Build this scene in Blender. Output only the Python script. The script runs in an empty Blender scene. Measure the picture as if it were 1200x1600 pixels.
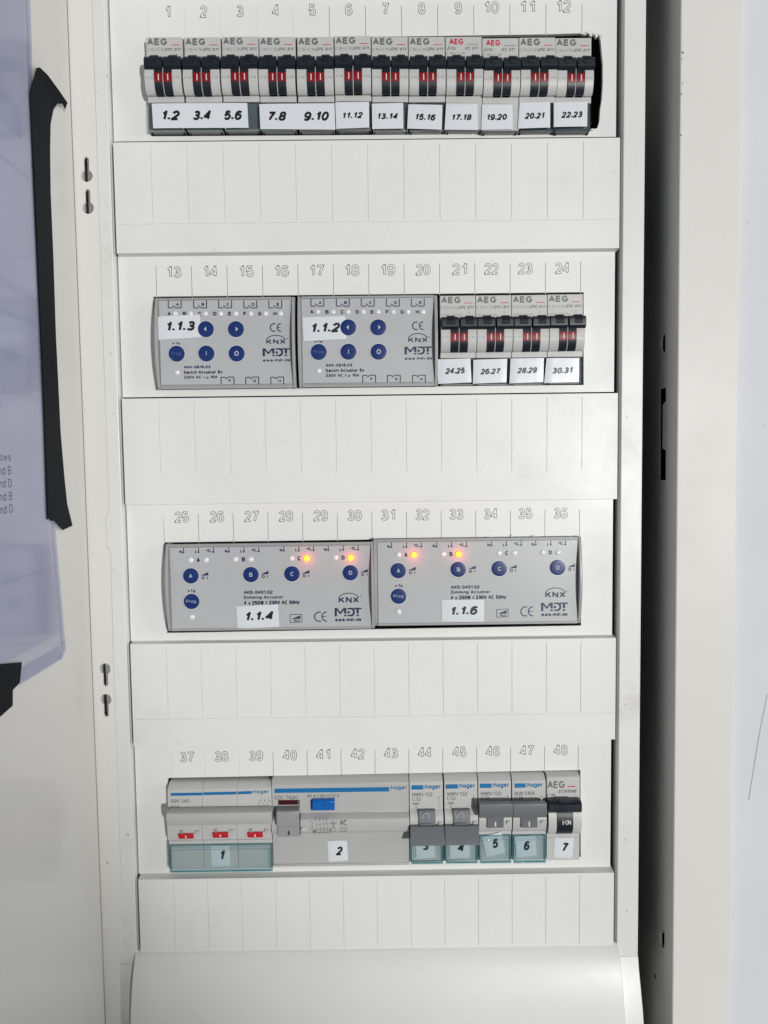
import bpy, bmesh, math, random
from mathutils import Matrix, Vector
random.seed(7)
SC = bpy.context.scene
COL = SC.collection
S = 0.001                                   # everything below is written in millimetres

# ------------------------------------------------------------------ camera
CAM = (3.958, -388.652, -218.787)
CRX, CRY, CRZ = 0.06610, -0.00543, -0.01219
F_PX = 1200.0
def _rot():
    cx, sx, cy, sy, cz, sz = math.cos(CRX), math.sin(CRX), math.cos(CRY), math.sin(CRY), math.cos(CRZ), math.sin(CRZ)
    Rz = Matrix(((cz, -sz, 0), (sz, cz, 0), (0, 0, 1)))
    Ry = Matrix(((cy, 0, sy), (0, 1, 0), (-sy, 0, cy)))
    Rx = Matrix(((1, 0, 0), (0, cx, -sx), (0, sx, cx)))
    return Rz @ Ry @ Rx @ Matrix(((1, 0, 0), (0, 0, -1), (0, 1, 0)))
RM = _rot()
cd = bpy.data.cameras.new('camera')
cam = bpy.data.objects.new('camera', cd); COL.objects.link(cam)
m3 = Matrix((RM[0], -RM[1], -RM[2])).transposed()
cam.matrix_world = Matrix.Translation(Vector(CAM) * S) @ m3.to_4x4()
cd.sensor_fit = 'VERTICAL'; cd.sensor_height = 36.0; cd.sensor_width = 27.0; cd.lens = 36.0 * F_PX / 1600.0
cd.clip_start = 0.01; cd.clip_end = 50.0
SC.camera = cam
SC.render.resolution_x = 768; SC.render.resolution_y = 1024

# ------------------------------------------------------------------ light
W = bpy.data.worlds.new('World'); SC.world = W; W.use_nodes = True
bg = W.node_tree.nodes['Background']
bg.inputs[0].default_value = (0.88, 0.92, 1.0, 1); bg.inputs[1].default_value = 0.135
ld = bpy.data.lights.new('key_lamp', 'SPOT')
ld.energy = 178; ld.color = (1.0, 0.988, 0.965); ld.shadow_soft_size = 0.052
ld.spot_size = math.radians(38.6); ld.spot_blend = 0.36
key = bpy.data.objects.new('key_lamp', ld); COL.objects.link(key)
key.location = (0.95, -2.20, -0.22)
key.rotation_euler = (Vector((0.49, 0, -0.04)) - key.location).to_track_quat('-Z', 'Y').to_euler()
ad = bpy.data.lights.new('door_fill', 'AREA'); ad.energy = 7.0; ad.color = (0.95, 0.98, 1.0); ad.shape = 'RECTANGLE'; ad.size = 0.7; ad.size_y = 1.1  # added fill from the right, there only to brighten the door leaf
door_fill_obj = bpy.data.objects.new('door_fill', ad); COL.objects.link(door_fill_obj); door_fill_obj.location = (1.75, -0.85, 0.05)
door_fill_obj.rotation_euler = (Vector((-0.12, -0.08, -0.22)) - door_fill_obj.location).to_track_quat('-Z', 'Y').to_euler()
SC.view_settings.view_transform = 'Standard'; SC.view_settings.look = 'None'
SC.view_settings.gamma = 1.0; SC.view_settings.use_curve_mapping = False; SC.view_settings.exposure = 0.0
SC.render.engine = 'CYCLES'
SC.cycles.max_bounces = 8; SC.cycles.transparent_max_bounces = 16

# ------------------------------------------------------------------ materials
def mat(name, col, rough=0.5, spec=0.5, bump=0.0, bscale=900, var=0.0, vscale=40, dirt=0.0, dscale=18, emit=None, coat=0.0):
    m = bpy.data.materials.new(name); m.use_nodes = True
    nt = m.node_tree; b = nt.nodes['Principled BSDF']
    b.inputs['Base Color'].default_value = (*col, 1)
    b.inputs['Roughness'].default_value = rough
    b.inputs['Specular IOR Level'].default_value = spec
    b.inputs['Coat Weight'].default_value = coat
    tc = nt.nodes.new('ShaderNodeTexCoord')
    out = None
    if var or dirt:
        n = nt.nodes.new('ShaderNodeTexNoise'); n.inputs['Scale'].default_value = vscale; n.inputs['Detail'].default_value = 5
        nt.links.new(tc.outputs['Object'], n.inputs['Vector'])
        r = nt.nodes.new('ShaderNodeMapRange'); r.inputs[1].default_value = 0.3; r.inputs[2].default_value = 0.7
        r.inputs[3].default_value = 1 - var; r.inputs[4].default_value = 1 + var
        nt.links.new(n.outputs[0], r.inputs[0])
        mx = nt.nodes.new('ShaderNodeMix'); mx.data_type = 'RGBA'; mx.blend_type = 'MULTIPLY'; mx.inputs[0].default_value = 1
        mx.inputs[6].default_value = (*col, 1); nt.links.new(r.outputs[0], mx.inputs[7]); out = mx.outputs[2]
    if dirt:
        n2 = nt.nodes.new('ShaderNodeTexNoise'); n2.inputs['Scale'].default_value = dscale; n2.inputs['Detail'].default_value = 9
        n2.inputs['Roughness'].default_value = 0.72
        nt.links.new(tc.outputs['Object'], n2.inputs['Vector'])
        r2 = nt.nodes.new('ShaderNodeMapRange'); r2.inputs[1].default_value = 0.56; r2.inputs[2].default_value = 0.78
        r2.inputs[3].default_value = 0; r2.inputs[4].default_value = dirt
        nt.links.new(n2.outputs[0], r2.inputs[0])
        n3 = nt.nodes.new('ShaderNodeTexNoise'); n3.inputs['Scale'].default_value = 420; n3.inputs['Detail'].default_value = 2
        nt.links.new(tc.outputs['Object'], n3.inputs['Vector'])
        r3 = nt.nodes.new('ShaderNodeMapRange'); r3.inputs[1].default_value = 0.70; r3.inputs[2].default_value = 0.76
        r3.inputs[3].default_value = 0; r3.inputs[4].default_value = min(0.5, dirt * 1.1)
        nt.links.new(n3.outputs[0], r3.inputs[0])
        ad = nt.nodes.new('ShaderNodeMath'); ad.operation = 'ADD'; ad.use_clamp = True
        nt.links.new(r2.outputs[0], ad.inputs[0]); nt.links.new(r3.outputs[0], ad.inputs[1])
        m2 = nt.nodes.new('ShaderNodeMix'); m2.data_type = 'RGBA'
        nt.links.new(ad.outputs[0], m2.inputs[0]); nt.links.new(out, m2.inputs[6])
        m2.inputs[7].default_value = (0.24, 0.225, 0.19, 1); out = m2.outputs[2]
        rr = nt.nodes.new('ShaderNodeMapRange'); rr.inputs[1].default_value = 0.3; rr.inputs[2].default_value = 0.7
        rr.inputs[3].default_value = rough - 0.07; rr.inputs[4].default_value = rough + 0.07
        nt.links.new(n2.outputs[0], rr.inputs[0]); nt.links.new(rr.outputs[0], b.inputs['Roughness'])
    if out: nt.links.new(out, b.inputs['Base Color'])
    if bump:
        n = nt.nodes.new('ShaderNodeTexNoise'); n.inputs['Scale'].default_value = bscale; n.inputs['Detail'].default_value = 3
        nt.links.new(tc.outputs['Object'], n.inputs['Vector'])
        bp = nt.nodes.new('ShaderNodeBump'); bp.inputs['Strength'].default_value = bump; bp.inputs['Distance'].default_value = 0.0005
        nt.links.new(n.outputs[0], bp.inputs['Height']); nt.links.new(bp.outputs[0], b.inputs['Normal'])
    if emit:
        b.inputs['Emission Color'].default_value = (*emit[0], 1); b.inputs['Emission Strength'].default_value = emit[1]
    return m
def clear(name, tint, gloss=0.10, rough=0.06, soft=1.0):
    m = bpy.data.materials.new(name); m.use_nodes = True
    nt = m.node_tree; nt.nodes.remove(nt.nodes['Principled BSDF'])
    tr = nt.nodes.new('ShaderNodeBsdfTransparent'); tr.inputs[0].default_value = (*tint, 1)
    gl = nt.nodes.new('ShaderNodeBsdfGlossy'); gl.inputs['Roughness'].default_value = rough
    fr = nt.nodes.new('ShaderNodeFresnel'); fr.inputs[0].default_value = 1.48
    ad = nt.nodes.new('ShaderNodeMath'); ad.operation = 'MULTIPLY_ADD'; ad.inputs[1].default_value = soft; ad.inputs[2].default_value = gloss * 0.2
    ge = nt.nodes.new('ShaderNodeNewGeometry'); iv = nt.nodes.new('ShaderNodeMath'); iv.operation = 'SUBTRACT'; iv.inputs[0].default_value = 1
    nt.links.new(ge.outputs['Backfacing'], iv.inputs[1]); ml = nt.nodes.new('ShaderNodeMath'); ml.operation = 'MULTIPLY'   # only the outer face of a sheet mirrors
    nt.links.new(fr.outputs[0], ml.inputs[0]); nt.links.new(iv.outputs[0], ml.inputs[1]); nt.links.new(ml.outputs[0], ad.inputs[0])
    mx = nt.nodes.new('ShaderNodeMixShader'); nt.links.new(ad.outputs[0], mx.inputs[0])
    nt.links.new(tr.outputs[0], mx.inputs[1]); nt.links.new(gl.outputs[0], mx.inputs[2])
    nt.links.new(mx.outputs[0], nt.nodes['Material Output'].inputs[0])
    return m
M = dict(
    cream=mat('cream_plastic', (0.735, 0.738, 0.718), 0.42, 0.45, bump=0.10, bscale=1500, var=0.02, vscale=14, dirt=0.13, dscale=16),
    frame=mat('cream_plastic_worn', (0.735, 0.738, 0.718), 0.40, 0.45, bump=0.10, bscale=1500, var=0.03, vscale=14, dirt=0.38, dscale=22),
    cover=mat('cream_plastic_smooth', (0.71, 0.71, 0.685), 0.38, 0.4, bump=0.05, bscale=1100, var=0.03, vscale=12, dirt=0.16, dscale=20),
    steel=mat('cream_painted_steel', (0.66, 0.655, 0.625), 0.40, 0.16, bump=0.10, bscale=240, var=0.015, vscale=10, dirt=0.06, dscale=14),
    door=mat('cream_painted_door', (0.68, 0.67, 0.635), 0.20, 0.5, bump=0.06, bscale=160, var=0.02, vscale=9, dirt=0.05, dscale=14),
    dark=mat('dark_interior', (0.010, 0.013, 0.018), 0.7, 0.2),  # near-black colour stands in for the deep shade inside the box
    wall=mat('white_wall_paint', (0.60, 0.61, 0.645), 0.7, 0.3, bump=0.25, bscale=130, var=0.025, vscale=22, dirt=0.04, dscale=12),
    grey=mat('grey_breaker_plastic', (0.50, 0.50, 0.485), 0.42, 0.45, bump=0.08, bscale=1800, var=0.02, vscale=60),
    hgrey=mat('light_grey_plastic', (0.50, 0.50, 0.485), 0.40, 0.45, bump=0.08, bscale=1800, var=0.02, vscale=50, dirt=0.06, dscale=60),
    hgrey2=mat('satin_grey_plastic', (0.44, 0.445, 0.435), 0.34, 0.5, bump=0.05, bscale=1800, var=0.02, vscale=50),
    silver=mat('silver_grey_plate', (0.43, 0.442, 0.448), 0.36, 0.5, bump=0.03, bscale=1800, var=0.02, vscale=50, dirt=0.05, dscale=40),
    rim=mat('grey_housing', (0.34, 0.343, 0.34), 0.38, 0.5),
    black=mat('navy_black_plastic', (0.0085, 0.0125, 0.019), 0.38, 0.42, bump=0.02, bscale=1500),
    red=mat('red_band', (0.20, 0.005, 0.011), 0.38, 0.3),
    redtab=mat('red_tab', (0.50, 0.012, 0.022), 0.35, 0.5),
    redink=mat('red_ink', (0.52, 0.03, 0.05), 0.5),
    crimson=mat('crimson_ink', (0.48, 0.01, 0.04), 0.5),
    white=mat('white_ink', (0.72, 0.70, 0.66), 0.5),
    tick=mat('cream_tick', (0.72, 0.55, 0.48), 0.5),
    ink=mat('dark_grey_ink', (0.09, 0.09, 0.09), 0.5),
    gink=mat('grey_logo_ink', (0.145, 0.15, 0.15), 0.5),
    pale=mat('pale_grey_ink', (0.23, 0.23, 0.225), 0.5),
    num=mat('embossed_number_grey', (0.05, 0.05, 0.048), 0.5),
    navy=mat('navy_ink', (0.005, 0.011, 0.058), 0.45),
    button=mat('navy_button', (0.005, 0.025, 0.135), 0.36, 0.35),
    bsym=mat('button_symbol', (0.40, 0.44, 0.52), 0.5),
    bsymd=mat('button_symbol_faint', (0.06, 0.11, 0.26), 0.5),
    halo=mat('pale_button_rim', (0.52, 0.53, 0.54), 0.35),
    led=mat('frosted_led', (0.78, 0.77, 0.75), 0.12, 0.6, coat=0.6),
    ledy=mat('lit_led_core', (0.9, 0.5, 0.1), 0.3, emit=((1.0, 0.26, 0.004), 2.4)),
    ledr=mat('lit_led_edge', (0.9, 0.2, 0.05), 0.3, emit=((1.0, 0.07, 0.02), 1.6)),
    blue=mat('blue_stripe', (0.004, 0.145, 0.36), 0.4),
    bluebtn=mat('blue_button', (0.004, 0.115, 0.42), 0.3),
    slate=mat('slate_toggle', (0.135, 0.147, 0.155), 0.38, 0.5, bump=0.06, bscale=1600),
    midgrey=mat('mid_grey_toggle', (0.30, 0.303, 0.305), 0.36, 0.5),
    winred=mat('dark_red_window', (0.055, 0.008, 0.010), 0.12, 0.6),
    tray=mat('grey_label_tray', (0.26, 0.275, 0.278), 0.35),
    paper=mat('label_paper', (0.66, 0.69, 0.72), 0.30, 0.5, bump=0.10, bscale=260),
    pen=mat('black_print', (0.004, 0.004, 0.006), 0.4),
    tape=mat('black_tape', (0.0045, 0.0065, 0.0095), 0.62, 0.10, bump=0.35, bscale=90),
    sheet=mat('document_paper', (0.56, 0.57, 0.615), 0.6, 0.3, var=0.04, vscale=26),
    sheetink=mat('document_print', (0.12, 0.12, 0.15), 0.6),
    sheetpale=mat('document_pale_print', (0.49, 0.50, 0.55), 0.6),
    pencil=mat('pencil_line', (0.22, 0.22, 0.23), 0.6),
    chip=mat('chipped_paint', (0.06, 0.055, 0.05), 0.6),
    teal=clear('teal_clear_plastic', (0.93, 0.972, 0.978), 0.25),
    tedge=clear('teal_plastic_edge', (0.56, 0.74, 0.77), 0.3),
    clr=clear('smoky_clear_plastic', (0.80, 0.84, 0.85), 0.25),
    sleeve=clear('lavender_clear_sleeve', (0.91, 0.915, 0.965), 0.20, 0.14, 0.5),
)

# ------------------------------------------------------------------ helpers
def K(x0, y0, s):
    """measuring frame: a spot on an enlargement of the photograph -> millimetres on the board at depth h"""
    def f(px, py, h=0.0):
        d = RM.transposed() @ Vector(((x0 + px / s - 600) / F_PX, (y0 + py / s - 800) / F_PX, 1.0))
        t = (-h - CAM[1]) / d[1]
        return CAM[0] + d[0] * t, CAM[2] + d[2] * t
    return f
P = K(0, 0, 1)
def _A(cx, cy, rx, ry, a0, a1, n=9): return [(cx + rx * math.cos(math.radians(a0 + (a1 - a0) * i / n)), cy + ry * math.sin(math.radians(a0 + (a1 - a0) * i / n))) for i in range(n + 1)]
def _O(cx, cy, rx, ry): return _A(cx, cy, rx, ry, 90, 450, 20)
# letterforms as centre-line strokes: width, strokes
FONT = {
 '0': (.56, [_O(.28, .5, .28, .5)]), '1': (.36, [[(.04, .74), (.17, .82), (.30, 1), (.30, 0)]]), '2': (.56, [_A(.28, .71, .27, .29, 172, -38) + [(0, 0), (.57, 0)]]),
 '3': (.56, [_A(.27, .745, .24, .255, 160, -90) + _A(.27, .26, .29, .26, 88, -162)]), '4': (.60, [[(.44, 0), (.44, 1), (0, .31), (.60, .31)]]),
 '5': (.56, [[(.52, 1), (.11, 1), (.05, .52)] + _A(.28, .33, .28, .33, 128, -158)]), '6': (.56, [_A(.32, .62, .32, .38, 40, 180) + _A(.28, .31, .28, .31, 175, 345, 10), _A(.28, .31, .28, .31, -30, 165, 11)]),
 '7': (.54, [[(0, 1), (.55, 1), (.35, .5), (.2, 0)]]), '8': (.56, [_O(.28, .755, .24, .245), _O(.28, .26, .28, .26)]), '9': (.56, [_A(.24, .38, .32, .38, 220, 360) + _A(.28, .69, .28, .31, -5, 165, 10), _A(.28, .69, .28, .31, 150, 345, 11)]),
 'A': (.68, [[(0, 0), (.34, 1), (.68, 0)], [(.13, .34), (.55, .34)]]), 'B': (.60, [[(0, 0), (0, 1), (.3, 1)] + _A(.3, .765, .24, .235, 80, -90) + [(0, .53)], [(.3, .53)] + _A(.32, .265, .27, .265, 90, -90) + [(0, 0)]]),
 'C': (.66, [_A(.36, .5, .36, .5, 42, 318, 16)]), 'D': (.64, [[(0, 0), (0, 1), (.25, 1)] + _A(.25, .5, .39, .5, 85, -85, 12) + [(.25, 0), (0, 0)]]), 'E': (.54, [[(.54, 1), (0, 1), (0, 0), (.55, 0)], [(0, .53), (.5, .53)]]),
 'F': (.50, [[(.52, 1), (0, 1), (0, 0)], [(0, .5), (.45, .5)]]), 'G': (.72, [_A(.37, .5, .37, .5, 42, 322, 16) + [(.70, .44), (.40, .44)]]), 'H': (.60, [[(0, 0), (0, 1)], [(.6, 0), (.6, 1)], [(0, .52), (.6, .52)]]),
 'I': (.02, [[(.01, 0), (.01, 1)]]), 'J': (.42, [[(.42, 1), (.42, .28)] + _A(.21, .26, .21, .26, 0, -175)]), 'K': (.62, [[(0, 0), (0, 1)], [(.58, 1), (.02, .40)], [(.2, .58), (.62, 0)]]), 'L': (.50, [[(0, 1), (0, 0), (.5, 0)]]),
 'M': (.72, [[(0, 0), (0, 1), (.36, .08), (.72, 1), (.72, 0)]]), 'N': (.60, [[(0, 0), (0, 1), (.6, 0), (.6, 1)]]), 'O': (.72, [_O(.36, .5, .36, .5)]), 'P': (.56, [[(0, 0), (0, 1), (.3, 1)] + _A(.3, .73, .26, .27, 85, -90) + [(0, .46)]]),
 'R': (.62, [[(0, 0), (0, 1), (.32, 1)] + _A(.32, .74, .26, .26, 85, -90) + [(0, .48)], [(.3, .48), (.62, 0)]]), 'S': (.58, [_A(.29, .745, .26, .255, 32, 265) + _A(.29, .255, .29, .255, 88, -150)]), 'T': (.60, [[(0, 1), (.6, 1)], [(.3, 1), (.3, 0)]]),
 'V': (.64, [[(0, 1), (.32, 0), (.64, 1)]]), 'W': (.92, [[(0, 1), (.23, 0), (.46, .98), (.69, 0), (.92, 1)]]), 'X': (.62, [[(0, 0), (.62, 1)], [(0, 1), (.62, 0)]]), 'Z': (.58, [[(0, 1), (.58, 1), (0, 0), (.58, 0)]]),
 'a': (.46, [_O(.23, .35, .23, .35), [(.46, .72), (.46, 0)]]), 'b': (.48, [[(0, 0), (0, 1)], _O(.24, .35, .24, .35)]), 'c': (.44, [_A(.24, .35, .24, .35, 45, 315)]), 'd': (.48, [[(.48, 0), (.48, 1)], _O(.24, .35, .24, .35)]),
 'e': (.48, [[(.02, .37)] + [(.47, .37)] + _A(.24, .35, .24, .35, 6, 318, 14)]), 'f': (.30, [[(.12, 0), (.12, .78)] + _A(.30, .80, .18, .2, 180, 85), [(0, .68), (.30, .68)]]), 'g': (.48, [_O(.24, .35, .24, .35), [(.48, .72), (.48, -.02)] + _A(.24, -.04, .24, .24, 0, -150)]),
 'h': (.46, [[(0, 0), (0, 1)], [(0, .42)] + _A(.23, .42, .23, .28, 170, 0) + [(.46, 0)]]), 'i': (.02, [[(.01, 0), (.01, .70)], [(.01, .93), (.01, 1.0)]]), 'k': (.44, [[(0, 0), (0, 1)], [(.42, .7), (.02, .3)], [(.15, .42), (.44, 0)]]), 'l': (.02, [[(.01, 0), (.01, 1)]]),
 'm': (.76, [[(0, 0), (0, .70)], [(0, .44)] + _A(.19, .46, .19, .24, 170, 0) + [(.38, 0)], [(.38, .44)] + _A(.57, .46, .19, .24, 170, 0) + [(.76, 0)]]), 'n': (.46, [[(0, 0), (0, .70)], [(0, .42)] + _A(.23, .42, .23, .28, 170, 0) + [(.46, 0)]]),
 'o': (.50, [_O(.25, .35, .25, .35)]), 'r': (.28, [[(0, 0), (0, .70)], [(0, .42)] + _A(.24, .42, .24, .28, 170, 75)]), 's': (.42, [_A(.21, .52, .19, .18, 35, 262) + _A(.21, .17, .21, .17, 85, -150)]), 't': (.28, [[(.10, .92), (.10, .16)] + _A(.25, .15, .15, .15, 190, 285), [(0, .68), (.28, .68)]]),
 'u': (.46, [[(0, .70), (0, .28)] + _A(.23, .28, .23, .28, 185, 350) + [(.46, .28)], [(.46, .70), (.46, 0)]]), 'v': (.46, [[(0, .7), (.23, 0), (.46, .7)]]), 'w': (.72, [[(0, .7), (.18, 0), (.36, .68), (.54, 0), (.72, .7)]]), 'x': (.46, [[(0, 0), (.46, .7)], [(0, .7), (.46, 0)]]),
 'y': (.46, [[(0, .7), (.23, .02)], [(.46, .7), (.2, -.12), (.04, -.26)]]), 'µ': (.46, [[(0, .70), (0, -.26)], [(0, .28)] + _A(.23, .28, .23, .28, 185, 350) + [(.46, .28)], [(.46, .70), (.46, 0)]]),
 'z': (.42, [[(0, .7), (.42, .7), (0, 0), (.42, 0)]]), '.': (.04, [[(.02, -.02), (.02, .06)]]), ':': (.04, [[(.02, .02), (.02, .12)], [(.02, .54), (.02, .64)]]), ',': (.04, [[(.03, .06), (.0, -.14)]]), '-': (.30, [[(0, .38), (.3, .38)]]), '+': (.50, [[(0, .45), (.5, .45)], [(.25, .2), (.25, .7)]]), '/': (.32, [[(0, 0), (.32, 1)]]),
 '>': (.46, [[(0, .16), (.46, .44), (0, .72)]]), ')': (.2, [_A(-.25, .4, .45, .62, 60, -60)]), 'Δ': (.62, [[(0, 0), (.31, 1), (.62, 0), (0, 0)]]), '*': (.4, [[(0, .3), (.4, .7)], [(0, .7), (.4, .3)], [(.2, .2), (.2, .8)]]), ' ': (.16, [])}
def _ribbon(pts, w):
    """one stroke as ribbons of quads, cut at sharp corners"""
    q = [pts[0]]
    for p in pts[1:]:
        if math.hypot(p[0] - q[-1][0], p[1] - q[-1][1]) > 1e-4: q.append(p)
    if len(q) < 2: return []
    closed = len(q) > 6 and math.hypot(q[0][0] - q[-1][0], q[0][1] - q[-1][1]) < w * .3
    runs = [[q[0], q[1]]]
    for i in range(2, len(q)):
        a, b, c = q[i - 2], q[i - 1], q[i]
        t = abs((math.atan2(c[1] - b[1], c[0] - b[0]) - math.atan2(b[1] - a[1], b[0] - a[0]) + math.pi) % (2 * math.pi) - math.pi)
        if t > math.radians(55): runs.append([b, c])
        else: runs[-1].append(c)
    out = []
    for j, r in enumerate(runs):
        r = list(r)
        def ext(p, o, e): L = math.hypot(p[0] - o[0], p[1] - o[1]) or 1; return (p[0] + (p[0] - o[0]) / L * e, p[1] + (p[1] - o[1]) / L * e)
        if not closed or len(runs) > 1:
            if j > 0: r[0] = ext(r[0], r[1], w * .42)
            if j < len(runs) - 1: r[-1] = ext(r[-1], r[-2], w * .42)
        L, R_ = [], []
        for i, p in enumerate(r):
            a = r[max(0, i - 1)]; b = r[min(len(r) - 1, i + 1)]
            if closed and len(runs) == 1 and i in (0, len(r) - 1): a, b = r[-2], r[1]
            dx, dy = b[0] - a[0], b[1] - a[1]; d = math.hypot(dx, dy) or 1; nx, ny = -dy / d * w / 2, dx / d * w / 2
            L.append((p[0] + nx, p[1] + ny)); R_.append((p[0] - nx, p[1] - ny))
        out.append((L, R_))
    return out
def layout(t, gap, wt=.1):
    x = 0; st = []
    for ch in t:
        w, ss = FONT[ch]
        if ch in '.:':
            for yc in ([.0] if ch == '.' else [.0, .55]): st.append([(x + .03, yc - wt * .08), (x + .03, yc + wt * .92)])
        else:
            for p in ss: st.append([(x + a, b) for a, b in p])
        x += w + gap
    return st
ORIG = {}
class MB:
    def __init__(s): s.v = []; s.f = []; s.m = []; s.mats = []
    def mi(s, m):
        if m not in s.mats: s.mats.append(m)
        return s.mats.index(m)
    def add(s, vs, fs, m):
        n = len(s.v); s.v += vs; i = s.mi(m)
        for f in fs: s.f.append(tuple(a + n for a in f)); s.m.append(i)
    def box(s, x0, x1, h0, h1, z0, z1, m):
        vs = [(x0, h0, z0), (x1, h0, z0), (x1, h1, z0), (x0, h1, z0), (x0, h0, z1), (x1, h0, z1), (x1, h1, z1), (x0, h1, z1)]
        s.add(vs, [(0, 1, 2, 3), (7, 6, 5, 4), (0, 4, 5, 1), (1, 5, 6, 2), (2, 6, 7, 3), (3, 7, 4, 0)], m)
    def prism(s, poly, h0, h1, m):                       # poly of (x,z), extruded in depth
        n = len(poly); a = sum(poly[i][0] * poly[(i + 1) % n][1] - poly[(i + 1) % n][0] * poly[i][1] for i in range(n))
        if a < 0: poly = poly[::-1]
        vs = [(x, h1, z) for x, z in poly] + [(x, h0, z) for x, z in poly]
        fs = [tuple(range(n)), tuple(range(2 * n - 1, n - 1, -1))] + [(i, n + i, n + (i + 1) % n, (i + 1) % n) for i in range(n)]
        s.add(vs, fs, m)
    def profile(s, prof, x0, x1, m, taper=0.0):          # prof of (h,z), extruded along x
        n = len(prof)
        vs = [(x0, h, z) for h, z in prof] + [(x1, h, z) for h, z in prof]
        fs = [tuple(range(n)), tuple(range(2 * n - 1, n - 1, -1))] + [(i, n + i, n + (i + 1) % n, (i + 1) % n) for i in range(n)]
        s.add(vs, fs, m)
    def disc(s, cx, cz, r, h0, h1, m, seg=28, dome=0.0, m2=None):
        rings = [(r, h0), (r, h1)]
        if dome: rings += [(r * math.cos(t), h1 + dome * math.sin(t)) for t in (0.4, 0.8, 1.15)]
        n = seg; vs = []
        for rr, h in rings: vs += [(cx + rr * math.cos(2 * math.pi * i / n), h, cz + rr * math.sin(2 * math.pi * i / n)) for i in range(n)]
        fs = []
        for k in range(len(rings) - 1): fs += [(k * n + i, k * n + (i + 1) % n, (k + 1) * n + (i + 1) % n, (k + 1) * n + i) for i in range(n)]
        L = (len(rings) - 1) * n
        if m2: s.add(vs, fs[:2 * n], m); s.add(vs, fs[2 * n:] + [tuple(L + i for i in range(n))], m2)
        else: s.add(vs, fs + [tuple(L + i for i in range(n))], m)
    def flat(s, poly, h, m):
        n = len(poly); a = sum(poly[i][0] * poly[(i + 1) % n][1] - poly[(i + 1) % n][0] * poly[i][1] for i in range(n))
        if a < 0: poly = poly[::-1]
        s.add([(x, h, z) for x, z in poly], [tuple(range(n))], m)
    def line(s, a, b, w, h, m):
        dx, dz = b[0] - a[0], b[1] - a[1]; L = math.hypot(dx, dz) or 1; nx, nz = -dz / L * w / 2, dx / L * w / 2
        s.flat([(a[0] + nx, a[1] + nz), (b[0] + nx, b[1] + nz), (b[0] - nx, b[1] - nz), (a[0] - nx, a[1] - nz)], h, m)
    def path(s, pts, w, h, m):
        for i, (a, b) in enumerate(zip(pts, pts[1:])): s.line(a, b, w, h + 0.004 * (i % 3), m)
    def ring(s, cx, cz, rx, rz, w, h, m, a0=0, a1=360, n=32):
        A = [math.radians(a0 + (a1 - a0) * i / n) for i in range(n + 1)]
        vs = []
        for a in A: vs += [(cx + (rx + w / 2) * math.cos(a), h, cz + (rz + w / 2) * math.sin(a)), (cx + (rx - w / 2) * math.cos(a), h, cz + (rz - w / 2) * math.sin(a))]
        s.add(vs, [(2 * i + 1, 2 * i, 2 * i + 2, 2 * i + 3) for i in range(n)], m)
    def text(s, t, cx, cz, w, hgt, h, m, bold=0.0, shear=0.0, rot=0.0, outline=None, fn=None, wt=None):
        wt = wt or (0.125 + bold * 4.0)
        st = layout(t, .10 + wt, wt)
        st = [[(x + y * shear, y) for x, y in p] for p in st]
        X = [x for p in st for x, y in p]; Y = [y for p in st for x, y in p]
        x0, x1, y0, y1 = min(X), max(X), min(Y), max(Y)
        cap = hgt / max(.35, (max(1.0, y1) - min(0, y0)) if any(ch.isupper() or ch.isdigit() for ch in t) else y1 - y0)
        sw = wt * cap
        sx = (w - sw) / (x1 - x0) if x1 - x0 > .05 else 1.0; sz = (hgt - sw) / max(y1 - y0, 1e-6)
        c, q = math.cos(rot), math.sin(rot); k = 0
        layers = [(sw, m, 0.0)] + ([(sw - outline[0] * 2, outline[1], .03)] if outline else [])
        for wd, mm, dh in layers:
            for p in st:
                pp = [((x - (x0 + x1) / 2) * sx, (y - (y0 + y1) / 2) * sz) for x, y in p]
                for L, R_ in _ribbon(pp, wd):
                    if wd < sw:                            # the pale core stops short of the dark outline
                        for A in (L, R_):
                            for e, f in ((0, 1), (-1, -2)):
                                d = math.hypot(A[f][0] - A[e][0], A[f][1] - A[e][1]) or 1
                                near = sum(1 for p2 in st for g in (p2 if p2 is not p else p2[3:-3]) if math.hypot(g[0] - p[e][0], g[1] - p[e][1]) < .09) or math.hypot(p[0][0] - p[-1][0], p[0][1] - p[-1][1]) < .05
                                if not near: A[e] = (A[e][0] + (A[f][0] - A[e][0]) / d * outline[0], A[e][1] + (A[f][1] - A[e][1]) / d * outline[0])
                    vs = []
                    for a in L + R_:
                        Xc, Zc = cx + a[0] * c - a[1] * q, cz + a[0] * q + a[1] * c
                        vs.append((Xc, h + dh + (k % 9) * .0025 + (fn(Xc, Zc) if fn else 0), Zc))
                    n = len(L); s.add(vs, [(i, n + i, n + i + 1, i + 1) for i in range(n - 1)], mm); k += 1
    def tbox(s, k, t, x0, x1, y0, y1, h, m, **kw):        # text fitted to a measured box
        xc, yc = (x0 + x1) / 2, (y0 + y1) / 2
        cx, cz = k(xc, yc, h); w = k(x1, yc, h)[0] - k(x0, yc, h)[0]; hg = k(xc, y0, h)[1] - k(xc, y1, h)[1]
        s.text(t, cx, cz, w, hg, h, m, **kw)
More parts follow.
